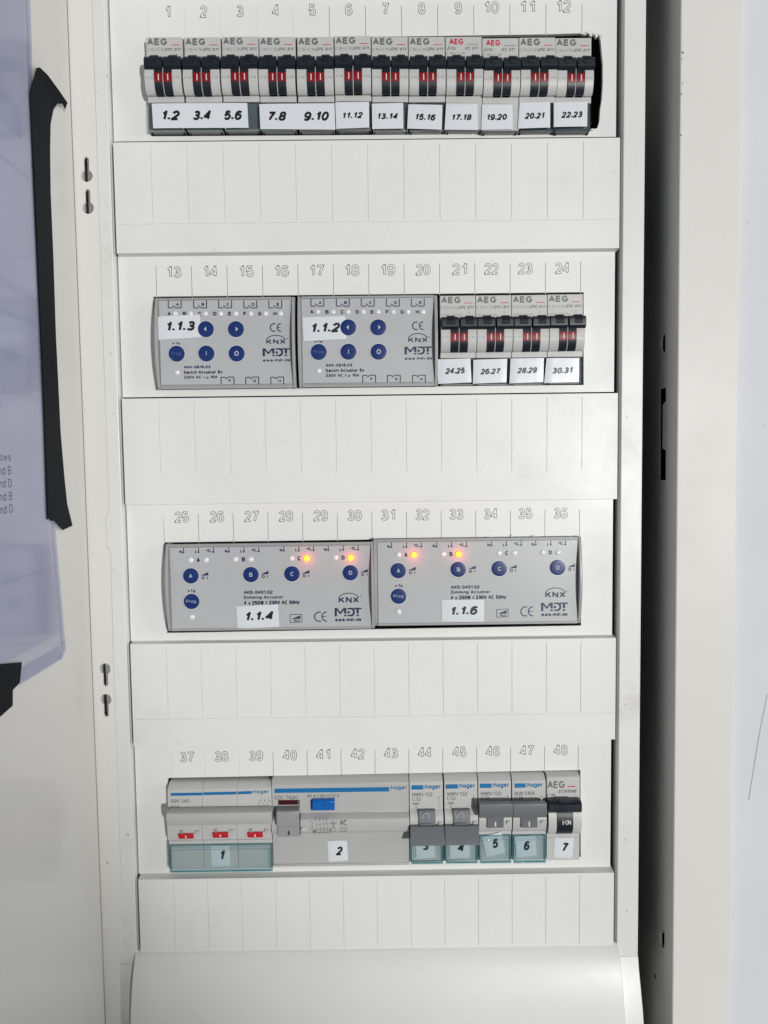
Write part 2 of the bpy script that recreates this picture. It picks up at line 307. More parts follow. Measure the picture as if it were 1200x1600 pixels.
    def build(s, name, parent=None, bevel=0.0, smooth=True, angle=35):
        me = bpy.data.meshes.new(name); o3 = ORIG.get(parent, (0, 0, 0)) if parent else (0, 0, 0)
        me.from_pydata([((x - o3[0]) * S, -(h - o3[1]) * S, (z - o3[2]) * S) for x, h, z in s.v], [], s.f)
        for m in s.mats: me.materials.append(m)
        me.polygons.foreach_set('material_index', s.m)
        me.update()
        ob = bpy.data.objects.new(name, me); COL.objects.link(ob)
        if parent: ob.parent = parent; ORIG[ob] = o3
        if smooth:
            me.polygons.foreach_set('use_smooth', [True] * len(me.polygons)); me.set_sharp_from_angle(angle=math.radians(angle))
        if bevel:
            b = ob.modifiers.new('edge', 'BEVEL'); b.width = bevel * S; b.segments = 2; b.limit_method = 'ANGLE'; b.angle_limit = math.radians(40)
        return ob
def fixed(o):                                            # make all faces of a closed mesh point outwards
    bm = bmesh.new(); bm.from_mesh(o.data); bmesh.ops.recalc_face_normals(bm, faces=bm.faces); bm.to_mesh(o.data); bm.free(); return o
def thing(name, label, cat, x=0, h=0, z=0, group=None):
    o = bpy.data.objects.new(name, None); COL.objects.link(o); o.empty_display_size = 0.01
    o.location = (x * S, -h * S, z * S); ORIG[o] = (x, h, z)
    o['label'] = label; o['category'] = cat
    if group: o['group'] = group
    return o
def tag(o, label, cat, group=None):
    o['label'] = label; o['category'] = cat
    if group: o['group'] = group
    return o
def copy_tree(o, parent=None):
    c = o.copy(); COL.objects.link(c); ORIG[c] = ORIG.get(o, (0, 0, 0))
    if parent: c.parent = parent; ORIG[c] = ORIG[parent]
    for ch in list(o.children): copy_tree(ch, c)
    return c
def sheet(name, outer, holes, h0, h1, m, parent, back=True, bevel=0.0):
    """flat plate with real holes; outlines in (x,z)"""
    bm = bmesh.new(); edges = []
    for loop in [outer] + holes:
        vs = [bm.verts.new((x, 0, z)) for x, z in loop]
        for i in range(len(vs)): edges.append(bm.edges.new((vs[i], vs[(i + 1) % len(vs)])))
    bmesh.ops.triangle_fill(bm, edges=edges, use_beauty=True, normal=(0, -1, 0))
    for f in bm.faces:
        f.normal_update()
        if f.normal.y > 0: f.normal_flip()
    mb = MB(); bm.verts.index_update()
    base = [(v.co.x, v.co.z) for v in bm.verts]; n = len(base)
    vs = [(x, h1, z) for x, z in base] + [(x, h0, z) for x, z in base]
    fs = [tuple(v.index for v in f.verts) for f in bm.faces]
    if back: fs += [tuple(v.index + n for v in reversed(f.verts)) for f in bm.faces]
    i0 = 0
    for li, loop in enumerate([outer] + holes):
        k = len(loop); a = sum(loop[i][0] * loop[(i + 1) % k][1] - loop[(i + 1) % k][0] * loop[i][1] for i in range(k))
        flip = (a < 0) != (li > 0)
        for i in range(k):
            p, q = i0 + i, i0 + (i + 1) % k
            fs.append((p, p + n, q + n, q) if not flip else (q, q + n, p + n, p))
        i0 += k
    bm.free(); mb.add(vs, fs, m)
    return mb.build(name, parent, bevel=bevel, smooth=False)
def rect(x0, x1, z0, z1): return [(x0, z0), (x1, z0), (x1, z1), (x0, z1)]

# ================================================================== SETTING
RP = 123.145                                             # distance between the rows
def shear(z): return (-z - 250) / 500 * 2.5              # the steel box stands a touch out of true with the cover
mb = MB()
mb.prism([(174 + shear(260), 260), (520, 260), (520, -800), (174 + shear(-800), -800)], -40, 12, M['wall'])
wall = fixed(mb.build('wall', smooth=False)); wall['kind'] = 'structure'
mb = MB(); a = [P(1199, 1085, 12.2), P(1186, 1150, 12.2), P(1170, 1250, 12.2)]
mb.path(a, 0.2, 12.15, M['pencil'])
for u, v, r in ((1169, 348, .35), (1160, 1099, .3), (1194, 665, .4)):
    x, z = P(u, v, 12.15); mb.disc(x, z, r * .6, 12, 12.15, M['pencil'], 9)
mb.build('pencil_mark', wall, smooth=False)

# ================================================================== THE BOARD
board = thing('distribution_board', 'tall cream distribution board with four device rows, its steel door swung open', 'distribution board', 0, -60, -700)
# inner box
mb = MB(); mb.box(-139, 152, -90, -86, -760, 220, M['dark']); mb.build('back_plate', board, smooth=False)  # coloured near-black so the gaps in front read as shade
# right side wall of the steel box with punched holes
def shx(o, ref=0):
    for v in o.data.vertices:
        z = v.co.z / S + ORIG[o][2]; v.co.x += shear(z) * S
def side_sheet():
    # built as a sheet in (depth, z), then turned to face the devices
    def arc(c, r, a0, a1, n=10): return [(c[0] + r * math.cos(math.radians(a0 + (a1 - a0) * i / n)), c[1] + r * math.sin(math.radians(a0 + (a1 - a0) * i / n))) for i in range(n + 1)]
    holes = [rect(-3.6, 4.8, -230.5, -183.5)]
    bm = MB()
    o = sheet('side_wall', [(-86, -760), (19.2, -760), (19.2, 220), (-86, 220)], [
        [(-3.4, -184), (4.4, -184), (4.4, -190.5), (0.2, -192), (0.2, -214), (4.8, -215), (4.8, -230), (-2.8, -230), (-2.8, -214)],
        arc((3.2, -161.9), 4.6, 92, 268), arc((8.0, -467.6), 4.6, 92, 268), arc((-4.9, -496), 1.5, 0, 340, 12)],
        -0.3, 0, M['steel'], board)
    for v in o.data.vertices:
        d, t, z = v.co.x, v.co.y, v.co.z                   # d: depth*S (origin removed), t: -(h-o)*S
        dep = d / S + ORIG[board][0]; thick = -t / S + ORIG[board][1]
        v.co.x = (147.3 - thick - ORIG[board][0]) * S; v.co.y = -(dep - ORIG[board][1]) * S
    o.data.flip_normals(); shx(o); return fixed(o)
side = side_sheet()
for zc, hc, nm in ((-161.9, 3.2, 'knockout_tab'), (-467.6, 8.0, 'knockout_tab')):
    mb = MB(); A = [math.radians(92 + 176 * i / 12) for i in range(13)]
    pr = [(hc + 4.5 * math.cos(a), zc + 4.5 * math.sin(a)) for a in A]
    v = [(147.25, h, z) for h, z in pr] + [(146.0, hc + (h - hc) * .8, zc + (z - zc) * .8) for h, z in pr]
    n = 13; mb.add(v, [(i, i + 1, n + i + 1, n + i) for i in range(n - 1)] + [tuple(range(n, 2 * n))], M['steel'])
    o = fixed(mb.build(nm, side)); shx(o)
mb = MB(); mb.prism([(150.5, -760), (152, -760), (152, 220), (150.5, 220)], -86, 12, M['dark']); o = mb.build('outer_skin', board, smooth=False); shx(o)  # near-black colour puts shade behind the punched holes
# front flange on the right
mb = MB(); mb.box(146.9, 175.8, 18.8, 20.4, -760, 220, M['steel']); mb.box(174.6, 175.8, 11.5, 18.8, -760, 220, M['steel'])
o = mb.build('front_flange', board, bevel=0.7); shx(o)
mb = MB()
for u, v, w, hh in ((1066, 92, .25, 1.4), (1066.5, 130, .3, .6), (1065, 147, .35, .8), (1064, 211, .35, .9), (1067, 82, .5, .3)):
    x, z = P(u, v, 20.5); mb = MB(); mb.disc(x, z, w, 20.3, 20.46, M['chip'], 8); mb.build('paint_chip', board, smooth=False)
for u, v, du, dv in ((1077, 1018, 4, 0), (1070, 1027, 8, 1), (1064, 1052, 2, 1), (1085, 920, 2, -6), (1131, 912, 1, -8), (1107, 660, 10, 14), (1095, 612, 4, -4)):
    a, b = P(u, v, 20.46), P(u + du, v + dv, 20.46); mb = MB(); mb.line(a, b, .14, 20.46, M['white']); mb.build('scratch', board, smooth=False)
# left flange with keyholes
def keyhole(x, z, up, r=2.75):
    pts = []; s = 1 if up else -1; w = 1.25; L = 8.6
    t0 = math.asin(w / r)
    for i in range(19):
        a = math.pi / 2 + t0 + (2 * math.pi - 2 * t0) * i / 18
        pts.append((x + r * math.cos(a), z + s * r * math.sin(a)))
    for i in range(9):
        a = 0 + math.pi * i / 8
        pts.append((x + w * math.cos(a), z + s * (L - w + w * math.sin(a))))
    return pts
edge = [(-136.7, 230), (-125.7, 230), (-125.7, -57), (-126.1, -155), (-126.1, -241.6), (-127.8, -244.2), (-127.9, -258.4), (-126.1, -260.8),
        (-126.6, -320), (-126.7, -432), (-126.9, -461.6), (-129.1, -464.6), (-129.5, -499), (-130.2, -760), (-136.7, -760)]
o = sheet('keyhole_flange', edge, [keyhole(-130.8, -84.4, True), keyhole(-130.75, -99, True), keyhole(-130.6, -318, False), keyhole(-130.8, -333.2, False)], 18.9, 20.2, M['steel'], board, bevel=0.25)
mb = MB(); mb.box(-139.4, -138.2, -86, 18, -760, 220, M['steel']); mb.build('hinge_wall', board, smooth=False)
mb = MB()
for u, v, r in ((168, 1348, .35), (122, 1459, .35), (134, 640, .2), (118, 437, .25), (146, 865, .2)):
    x, z = P(u, v, 20.3)
    if x > -136: mb = MB(); mb.disc(x, z, r, 20.1, 20.26, M['chip'], 8); mb.build('paint_speck', board, smooth=False)
# door leaf, standing square to the board
mb = MB(); mb.box(-138.2, -136.8, 20.6, 262, -760, 220, M['door']); mb.box(-138.2, -122, 262, 263.4, -760, 220, M['door'])
door = mb.build('door', board, bevel=0.5)
# ---- plastic cover: frame and lower cover
mb = MB()
mb.prism([(-136.0, 220), (-124.9, 220), (-124.9, -478), (-136.0, -478)], 2.5, 5.0, M['frame'])
mb.prism([(-126.2, 220), (-124.9, 220), (-124.9, -478), (-126.2, -478)], -4, 2.5, M['frame'])
mb.prism([(124.4, 220), (134.7, 220), (135.8, -478), (124.7, -478)], 2.5, 5.0, M['frame'])
mb.prism([(124.4, 220), (126.0, 220), (126.0, -478), (124.7, -478)], -4, 2.5, M['frame'])
# the frame's cheeks beside the lower cover swell towards the viewer
cheek = [(5.0, -478), (6.5, -484), (9.5, -492), (13, -502), (16, -515), (17.5, -532), (17, -560), (14, -600), (14, -700), (-4, -700), (-4, -478)]
mb.profile(cheek, 126.2, 136.0, M['frame']); mb.profile(cheek, -136.0, -126.6, M['frame'])
fr = fixed(mb.build('cover_frame', board, bevel=0.45))
prof = [(4.2, -471.0), (6.2, -473), (9.5, -479), (12.8, -487), (15.6, -497), (17.8, -509), (19.0, -522), (19.2, -536), (18.2, -552), (16, -572), (13.5, -600), (13, -700), (-4, -700), (-4, -471.0)]
mb = MB(); mb.profile(prof, -125.9, 125.6, M['cover'])
for u, v, r in ((290, 1507, .3), (733, 1490, .25)):
    pass
fixed(mb.build('lower_cover', board, bevel=0.4, angle=50))

# ---- slotted panels that carry the slot numbers
XL, XR = -124.2, 122.4
ragged = [(-106.6, -13.0)]
op_top = lambda x: -13.0
def opening(r):
    zo = -r * RP
    if r == 0:
        px = [(228, 62), (400, 60), (620, 57), (860, 53.5), (905, 52), (914, 54), (919, 52), (923, 57), (928, 54), (932, 59), (936, 54.5), (938.5, 62), (940, 80), (942, 100), (942, 130), (940.5, 155),
              (938, 170), (936.5, 190), (933.5, 200), (928, 202), (925, 205), (920, 204), (914, 207.5), (908, 207), (900, 208.5), (700, 210), (500, 211.5), (236, 213)]
        pts = [P(u, v, 0) for u, v in px]
        return pts
    q = {1: [(239, 463.5), (912, 456.5), (912, 601.5), (245, 608)], 2: [(256.5, 847.5), (907.5, 838.5), (908, 977.5), (260.5, 989)], 3: [(262, 1215.5), (907, 1203), (907.5, 1339), (264, 1357)]}[r]
    return [P(u, v, 0) for u, v in q]
NUMX = [  # measured centres of the moulded numbers
    [262, 318, 375, 431, 488, 545, 602, 659, 716, 768, 824, 881], [272, 329, 385, 440, 495, 550, 606, 661, 718, 768, 821, 879],
    [284, 339, 393, 447, 501, 554, 606, 660, 713, 767, 821, 876], [292, 346, 400, 453, 505, 559, 611, 664, 718, 770, 823, 876]]
NUMY = [[19, 10], [425, 419], [808, 802], [1183, 1172]]
for r in range(4):
    zo = -r * RP
    op = opening(r); top = max(z for x, z in op)
    slits = []
    for k in range(13):
        x = -105.6 + 17.58 * k
        zt = zo + 2.2 - random.random() * .6
        slits.append(rect(x - .10, x + .10, top - .9, zt))
    pan = sheet('breaker_panel', rect(XL, XR, zo - (60.8, 62.2, 62.85, 62.85)[r], zo + 9.0), [op] + slits, -0.2, 0.0, M['cream'], board, back=False)
    sheet('panel_backing', rect(XL, XR, zo - (60.8, 62.2, 62.85, 62.85)[r], zo + 9.0), [op], -2.0, -0.2, M['cream'], pan)
    for i in range(12):
        n = str(r * 12 + i + 1)
        y = NUMY[r][0] + (NUMY[r][1] - NUMY[r][0]) * i / 11
        x, z = P(NUMX[r][i], y, 0)
        mb = MB(); mb.text(n, x, z, (2.6 if n == '1' else 3.6) if len(n) == 1 else 7.3, 5.7, 0.03, M['num'], outline=(.25, M['cream']), wt=.215)
        mb.build('slot_number', pan, smooth=False)
    if r == 0:                                            # torn burrs of plastic at the cut end
        mb = MB()
        for u, v, a, b, hh in ((918, 51, 10, 5, .5), (929, 54, 8, 6, .8), (938, 55, 7, 5, .5), (924, 52, 12, 4, .3), (917, 205, 10, 3, .5), (926, 203, 8, 4, .6), (908, 209, 12, 3, .3), (942, 58, 5, 4, .3)):
            c = P(u, v, 0); q = [(c[0] + a * .16 * math.cos(t) * random.uniform(.5, 1.2), c[1] + b * .16 * math.sin(t) * random.uniform(.5, 1.2)) for t in [0, .9, 1.8, 2.7, 3.6, 4.5, 5.4]]
            mb = MB(); mb.prism(q, -.4, hh, M['white'] if hh > .4 else M['cream']); fixed(mb.build('torn_edge', pan, smooth=False))
    if r == 2:
        mb = MB()
        for u, v, a, b in ((768, 838.5, 16, 4), (800, 838, 5, 6), (836, 837.5, 14, 4), (815, 841, 4, 3)):
            c = P(u, v, 0); q = [(c[0] + a * .16 * math.cos(t) * random.uniform(.6, 1.2), c[1] + b * .16 * math.sin(t) * random.uniform(.6, 1.2)) for t in [0, .8, 1.6, 2.4, 3.2, 4.0, 4.8, 5.6]]
            mb = MB(); mb.prism(q, -.4, .9, M['cream']); fixed(mb.build('plastic_shaving', pan, smooth=False))
# ---- raised blanking strips
for r in range(-1, 4):
    zo = -r * RP
    zt, zb = zo - 63.3, zo - 115.9
    zg = zo - 102.1
    if r == 3: zt += 0.0
    slits = [rect(-104.9 + 17.5 * k - .11, -104.9 + 17.5 * k + .11, zg + .9, zt - 1.6 - random.random() * .5) for k in range(13)]
    if r < 3: slits.append(rect(-122.2, 122.0, zg - .09, zg + .09))
    if r == -1: slits = slits[-1:]
    sheet('blanking_strip', rect(-123.0, 122.9, zb, zt), slits, 4.68, 5.0, M['cream'], board, back=False)
    # bevelled body behind the face
    mb = MB(); b0, b1 = 4.68, -3
    f = [(-123.0, b0, zb), (122.9, b0, zb), (122.9, b0, zt), (-123.0, b0, zt), (-123.4, b1, zb - .7), (123.3, b1, zb - .7), (123.3, b1, zt + .7), (-123.4, b1, zt + .7)]
    mb.add(f, [(0, 1, 2, 3), (4, 7, 6, 5), (0, 4, 5, 1), (1, 5, 6, 2), (2, 6, 7, 3), (3, 7, 4, 0)], M['cream'])
    fixed(mb.build('strip_body', board, smooth=False))

# ================================================================== TWIN-LEVER BREAKERS (rows one and two)
BH = 5.0
def bulge(z):                                            # depth of the rounded nose at height z
    t = (z + 35.3) / (7.6 if z < -35.3 else 9.0)
    return BH + 4.9 * math.sqrt(max(0.0, 1 - t * t * .93))
def digit_shape(mb, t, cx, cz, w, h, d, rot=0): mb.text(t, cx, cz, w, h, d, M['pen'], wt=(.255 if len(t) > 1 else .225), shear=0.22, rot=rot)
def make_breaker(kind):
    w = 17.45
    t = thing('circuit_breaker', 'x', 'circuit breaker', 0, 0, 0, 'slim twin-lever circuit breakers')
    g = M['grey']
    mb = MB(); mb.box(0, w, -30, BH, -45.4, -14.9, g)
    zs = [-30.5 - i * (12.2 / 18) for i in range(19)]
    pr = [(BH - .1, -30.4)] + [(bulge(z), z) for z in zs] + [(BH - .1, -42.7)]
    mb.profile(pr, 0.02, w - .02, g)
    if kind == 'elfa': mb.box(0, w, -30, BH + .6, -58.4, -45.55, g)
    else: mb.box(.2, w - .2, -30, BH - 1.6, -58.4, -45.5, M['tray'])
    mb.box(.1, w - .1, -30, -2, -58.4, -20, M['dark'])
    body = fixed(mb.build('body', t, bevel=0.22))
    for x0, x1, k0, k1 in ((4.75, 8.7, .30, 8.75), (9.15, 13.2, 9.45, 17.6)):
        mb = MB()
        zs2 = [-28.5 - i * (14.2 / 16) for i in range(17)]
        pr = [(bulge(max(z, -42.5)) + .38, z) for z in zs2]
        pr = [(BH - .5, -28.5)] + pr + [(BH - .5, -42.7)]
        mb.profile(pr, x0, x1, M['black'])
        kn = []                                          # the knob, a ribbed roll
        for i in range(26):
            a = 2 * math.pi * i / 26
            hh = 7.6 + 3.5 * max(-1, min(1, 1.12 * math.cos(a))); zz = -29.2 + 3.25 * max(-1, min(1, 1.1 * math.sin(a)))
            kn.append((hh, zz))
        mb.profile(kn, k0, k1, M['black'])
        xm = (k0 + k1) / 2 + .3
        mb.profile([(5.5, -25.4), (9.6, -25.5), (10.9, -26.6), (11.35, -28.2), (11.35, -29.6), (10.9, -30.2), (5.5, -30.2)], xm - 1.9, xm + 2.1, M['black'])
        mb.box(xm - 1.7, xm + 1.9, 11.2, 11.5, -28.75, -28.45, M['black']); mb.box(xm - 1.7, xm + 1.9, 11.2, 11.5, -29.55, -29.25, M['black'])
        lv = fixed(mb.build('lever', t, bevel=0.3))
        mb = MB(); zr = [-33.9 - i * (4.1 / 8) for i in range(9)]
        v = [(x0 + .04, bulge(z) + .41, z) for z in zr] + [(x1 - .04, bulge(z) + .41, z) for z in zr]
        mb.add(v, [(i, i + 1, 9 + i + 1, 9 + i) for i in range(8)], M['red'])
        xc = (x0 + x1) / 2 + .15; zr = [-34.5 - i * (2.9 / 5) for i in range(6)]
        v = [(xc - .24, bulge(z) + .45, z) for z in zr] + [(xc + .24, bulge(z) + .45, z) for z in zr]
        mb.add(v, [(i, i + 1, 6 + i + 1, 6 + i) for i in range(5)], M['tick'])
        mb.build('indicator_band', lv)
    H = BH + .05
    mb = MB()
    if kind == 'elfa':
        mb.text('AEG', 5.2, -17.1, 6.8, 2.7, H, M['crimson'], bold=.025); mb.box(10.4, 15.9, BH, H, -18.55, -18.2, M['pale'])
        mb.build('logo', t, smooth=False); mb = MB()
        mb.text('Elfa', 2.9, -20.2, 4.3, 1.6, H, M['gink'], shear=.35, bold=.01); mb.text('EC 311', 12.6, -20.2, 6.4, 1.4, H, M['gink'], shear=.35, bold=.02)
        mb.text('C16+C16', 4.8, -22.7, 9.2, 1.45, H, M['pale'])
        rat = 'C16'
    else:
        rat = kind
        mb.text('AEG', 5.35, -17.05, 9.6, 3.2, H, M['gink'], bold=.035); mb.box(12.1, 16.1, BH, H, -18.75, -18.4, M['redink'])
        mb.build('logo', t, smooth=False); mb = MB()
        mb.text(rat + '+' + rat, 4.55, -20.7, 8.4, 1.4, H, M['pale']); mb.text('EPC 611', 12.9, -20.65, 7.7, 1.45, H, M['gink'], shear=.35, bold=.02)
        mb.text('6000', 2.7, -24.3, 3.9, .95, H, M['pale']); mb.text('400V IEC', 8.2, -24.4, 5.6, .95, H, M['pale'])
    mb.text('))', 14.0, -23.3, 1.5, 1.1, H, M['pale'])
    f = lambda X, Z: bulge(Z) - BH
    mb.text(rat, 2.35, -36.0, 3.1, 1.05, H, M['pale'], fn=f); mb.text(rat, 15.2, -36.0, 3.1, 1.05, H, M['pale'], fn=f)
    mb.build('lettering', t, smooth=False)
    if kind != 'elfa':
        mb = MB(); mb.box(.25, w - .25, BH + .2, BH + 1.0, -58.3, -45.75, M['clr'])
        mb.box(.25, .95, BH - 1.4, BH + .15, -58.3, -45.8, M['clr']); mb.box(w - .95, w - .25, BH - 1.4, BH + .15, -58.3, -45.8, M['clr'])
        mb.box(.25, w - .25, -1.5, BH + .15, -58.35, -57.5, M['clr'])
        mb.build('label_cover', t, bevel=0.12)
    mb = MB(); mb.box(.6, 1.3, -1, 2.6, -58.6, -57.3, M['dark']); mb.box(w - 1.3, w - .5, -1, 2.6, -58.6, -57.3, M['dark'])
    mb.build('clip', t, smooth=False)
    return t
proto = {}
def breaker(kind, x, z, label):
    if kind not in proto:
        t = proto[kind] = make_breaker(kind)
    elif kind == 'elfa': t = make_breaker(kind)
    else: t = copy_tree(proto[kind])
    t.location = (x * S, 0, z * S); ORIG[t] = (x, 0, z)
    t['label'] = label
    return t
SH = 6.3
def sticker(k, quad, texts, parent=None, name='number_label', h=SH, style='label'):
    mb = MB(); q = [k(a, b, h) for a, b in quad]
    # a gently curling slip of paper
    n = 8; vs = []; 
    for j in range(5):
        for i in range(n + 1):
            u, v = i / n, j / 4
            x = (q[0][0] * (1 - u) + q[1][0] * u) * (1 - v) + (q[3][0] * (1 - u) + q[2][0] * u) * v
            z = (q[0][1] * (1 - u) + q[1][1] * u) * (1 - v) + (q[3][1] * (1 - u) + q[2][1] * u) * v
            e = max(0, abs(u - .5) * 2 - .72) / .28
            vs.append((x, h + .12 - .20 * e * e * (1 if u < .5 else .6) - .1 * max(0, v - .8) * 5, z))
    W1 = n + 1
    mb.add(vs, [(j * W1 + i, (j + 1) * W1 + i, (j + 1) * W1 + i + 1, j * W1 + i + 1) for j in range(4) for i in range(n)], M['paper'])
    o = mb.build(name, parent)
    ORIG[o] = ORIG.get(parent, (0, 0, 0)) if parent else (0, 0, 0)
    for t, x0, x1, y0, y1, rot in texts:
        xc, yc = (x0 + x1) / 2, (y0 + y1) / 2; hh = h + .16
        cx, cz = k(xc, yc, hh); w = k(x1, yc, hh)[0] - k(x0, yc, hh)[0]; hg = k(xc, y0, hh)[1] - k(xc, y1, hh)[1]
        tl = MB(); digit_shape(tl, t, cx, cz, w, hg, hh, rot); tl.build('lettering', o, smooth=False)
    return o
c1, c2, c3, c4 = K(220, 40, 6), K(400, 40, 6), K(570, 40, 6), K(750, 40, 6)
left_edges = [227.7, 287.3, 346.3, 404.3, 463.7, 522, 580, 637.7, 695.5, 753, 810.5, 867]
topy = [58, 58, 57, 57.5, 57.5, 56, 57.5, 57.5, 57.5, 59.5, 58.5, 59.3]
kinds = ['C10'] + ['C16'] * 7 + ['elfa', 'elfa', 'C10', 'C10']
lab1 = ['twin-lever breaker behind the 1.2 end of the long label strip',
        'twin-lever breaker behind the 3.4 of the long label strip in the top row',
        'twin-lever breaker behind the 5.6 end of the long label strip',
        'twin-lever breaker behind the 7.8 half of the double label strip',
        'twin-lever breaker behind the 9.10 half of the double label strip',
        'twin-lever breaker with the paper label 11.12', 'twin-lever breaker with the paper label 13.14',
        'twin-lever breaker with the slightly askew paper label 15.16',
        'twin-lever breaker with red logo and solid grey label holder reading 17.18',
        'twin-lever breaker with red logo and solid grey label holder reading 19.20',
        'twin-lever breaker with the paper label 20.21',
        'end breaker of the top row labelled 22.23 beside the ragged black cut-out']
st1 = {5: (c2, [(742, 720), (1060, 715), (1062, 955), (752, 968)], [('11.12', 812, 1003, 812, 872, .03)]),
       6: (c3, [(66, 732), (360, 725), (362, 965), (70, 970)], [('13.14', 120, 310, 820, 880, -.01)]),
       7: (c3, [(408, 738), (728, 745), (722, 975), (398, 965)], [('15.16', 475, 668, 828, 890, -.05)]),
       8: (c3, [(762, 738), (1055, 738), (1062, 978), (748, 975)], [('17.18', 818, 1003, 830, 890, 0)]),
       9: (c4, [(20, 742), (305, 742), (308, 972), (12, 978)], [('19.20', 65, 255, 828, 888, .02)]),
       10: (c4, [(372, 722), (658, 718), (658, 955), (355, 965)], [('20.21', 420, 607, 815, 875, .01)]),
       11: (c4, [(692, 720), (1008, 715), (1005, 945), (692, 950)], [('22.23', 762, 962, 805, 865, .02)])}
for i in range(12):
    x = P(left_edges[i] + .6, 75, BH)[0]; z = P(left_edges[i] + 25, topy[i], BH)[1] + 14.9
    b = breaker(kinds[i], x, z, lab1[i])
    if i in st1: k, q, tx = st1[i]; sticker(k, q, tx, b)
o = sticker(c1, [(102, 730), (998, 725), (1010, 958), (115, 962)], [('1.2', 200, 368, 795, 890, 0), ('3.4', 487, 657, 795, 888, 0), ('5.6', 778, 955, 795, 888, 0)], None, 'label_strip')
tag(o, 'long white paper strip reading 1.2 3.4 5.6 across three breakers', 'label strip')
o = sticker(c2, [(30, 735), (735, 728), (745, 975), (40, 970)], [('7.8', 115, 285, 805, 895, 0), ('9.10', 443, 685, 805, 895, 0)], None, 'label_strip')
tag(o, 'white paper strip reading 7.8 and 9.10 across two breakers', 'label strip')
r5 = K(670, 450, 4.615)
e2 = [687, 743, 799, 855]; ty2 = [461.8, 461.3, 460.8, 459.8]
st2 = [([(62, 515), (300, 508), (308, 680), (68, 692)], ('24.25', 118, 263, 575, 620, .03)), ([(322, 518), (565, 510), (560, 680), (318, 690)], ('26.27', 372, 518, 580, 623, .02)),
       ([(590, 508), (830, 505), (825, 678), (582, 688)], ('28.29', 638, 782, 572, 615, .02)), ([(850, 505), (1085, 505), (1082, 678), (832, 685)], ('30.31', 890, 1040, 572, 617, .02))]
for i in range(4):
    x = P(e2[i] + .5, 480, BH)[0]; z = P(e2[i] + 25, ty2[i], BH)[1] + 14.9
    b = breaker('C10', x, z, 'twin-lever breaker with the paper label ' + st2[i][1][0] + ' in the second row')
    sticker(r5, st2[i][0], [st2[i][1]], b)

# ================================================================== SWITCH ACTUATORS AND DIMMERS
PH = 5.6                                                  # front plate depth
def housing(t, x0, x1, zt, zb):
    mb = MB()
    mb.box(x0 + .9, x1 - .9, -30, PH - .25, zb + .5, zt - .5, M['rim'])
    mb.box(x0 + 1.6, x1 - 1.6, PH - .25, PH + .5, zt - 1.0, zt, M['rim']); mb.box(x0 + 1.6, x1 - 1.6, PH - .25, PH + .5, zb, zb + 1.3, M['rim'])
    n = 16; H = zt - zb
    def cheek(xa, xb):
        prof = [(-20, zt)] + [(PH - .2 + 3.9 * math.sin(math.pi * (i / n)) ** .85, zt - H * i / n) for i in range(n + 1)] + [(-20, zb)]
        mb.profile(prof, xa, xb, M['rim'])
    cheek(x0, x0 + 1.5); cheek(x1 - 1.5, x1)
    return fixed(mb.build('housing', t, bevel=0.25, angle=50))
def plate(t, x0, x1, zt, zb):
    mb = MB(); mb.box(x0, x1, PH - .2, PH + .15, zb, zt, M['silver']); o = mb.build('front_plate', t, bevel=0.08)
    mb = MB(); H = PH + .19
    mb.path([(x0 + .25, zt - .2), (x1 - .25, zt - .2), (x1 - .25, zb + .2), (x0 + .25, zb + .2), (x0 + .25, zt - .2)], .16, H, M['ink']); mb.build('border_line', o, smooth=False)
    return o
H1 = PH + .2
def button(t, k, cx, cy, r, sym, faint=False):
    x, z = k(cx, cy, H1); w = k(cx + r, cy, H1)[0] - x
    mb = MB(); mb.disc(x, z, w, PH, PH + .75, M['button'], 36, dome=.12); mb.ring(x, z, w + .28, w + .28, .5, H1 + .02, M['halo'], n=40)
    b = mb.build('button', t)
    mb = MB(); h = PH + .9; m = M['bsymd'] if faint else M['bsym']
    if sym == '<': mb.flat([(x - 1.0, z), (x + .25, z + 1.15), (x + .25, z - 1.15)], h, m)
    elif sym == '>': mb.flat([(x + 1.15, z), (x - .1, z + 1.15), (x - .1, z - 1.15)], h, m)
    elif sym == 'I': mb.text('I', x, z, .45, 2.5, h, m)
    elif sym == 'Prog.': mb.text(sym, x, z, 5.4 if r < 50 else 5.0, 1.9, h, m)
    elif sym == 'O': mb.text('O', x, z, 2.2, 2.5, h, m, bold=.02)
    else: mb.text(sym, x, z, 1.7, 2.1, h, m, bold=.015)
    mb.build('symbol', b, smooth=False)
def lamp(t, k, cx, cy, r, lit=False):
    x, z = k(cx, cy, H1)
    mb = MB()
    if lit: mb.disc(x, z, r * 1.2, PH, PH + .3, M['ledr'], 24, dome=1.0, m2=M['ledy'])
    else: mb.disc(x, z, r, PH, PH + .15, M['led'], 20, dome=.75)
    o = mb.build('indicator_lamp', t, angle=80)
    if lit:
        o['label'] = 'indicator lamp glowing orange'
        l = bpy.data.lights.new('lamp_glow', 'POINT'); l.energy = 0.0009; l.color = (1.0, 0.10, 0.06); l.shadow_soft_size = 0.001
        lo = bpy.data.objects.new('lamp_glow', l); COL.objects.link(lo); lo.parent = o
        q = ORIG[o]; lo.location = ((x - q[0]) * S, -(PH + 3.2 - q[1]) * S, (z - q[2]) * S)
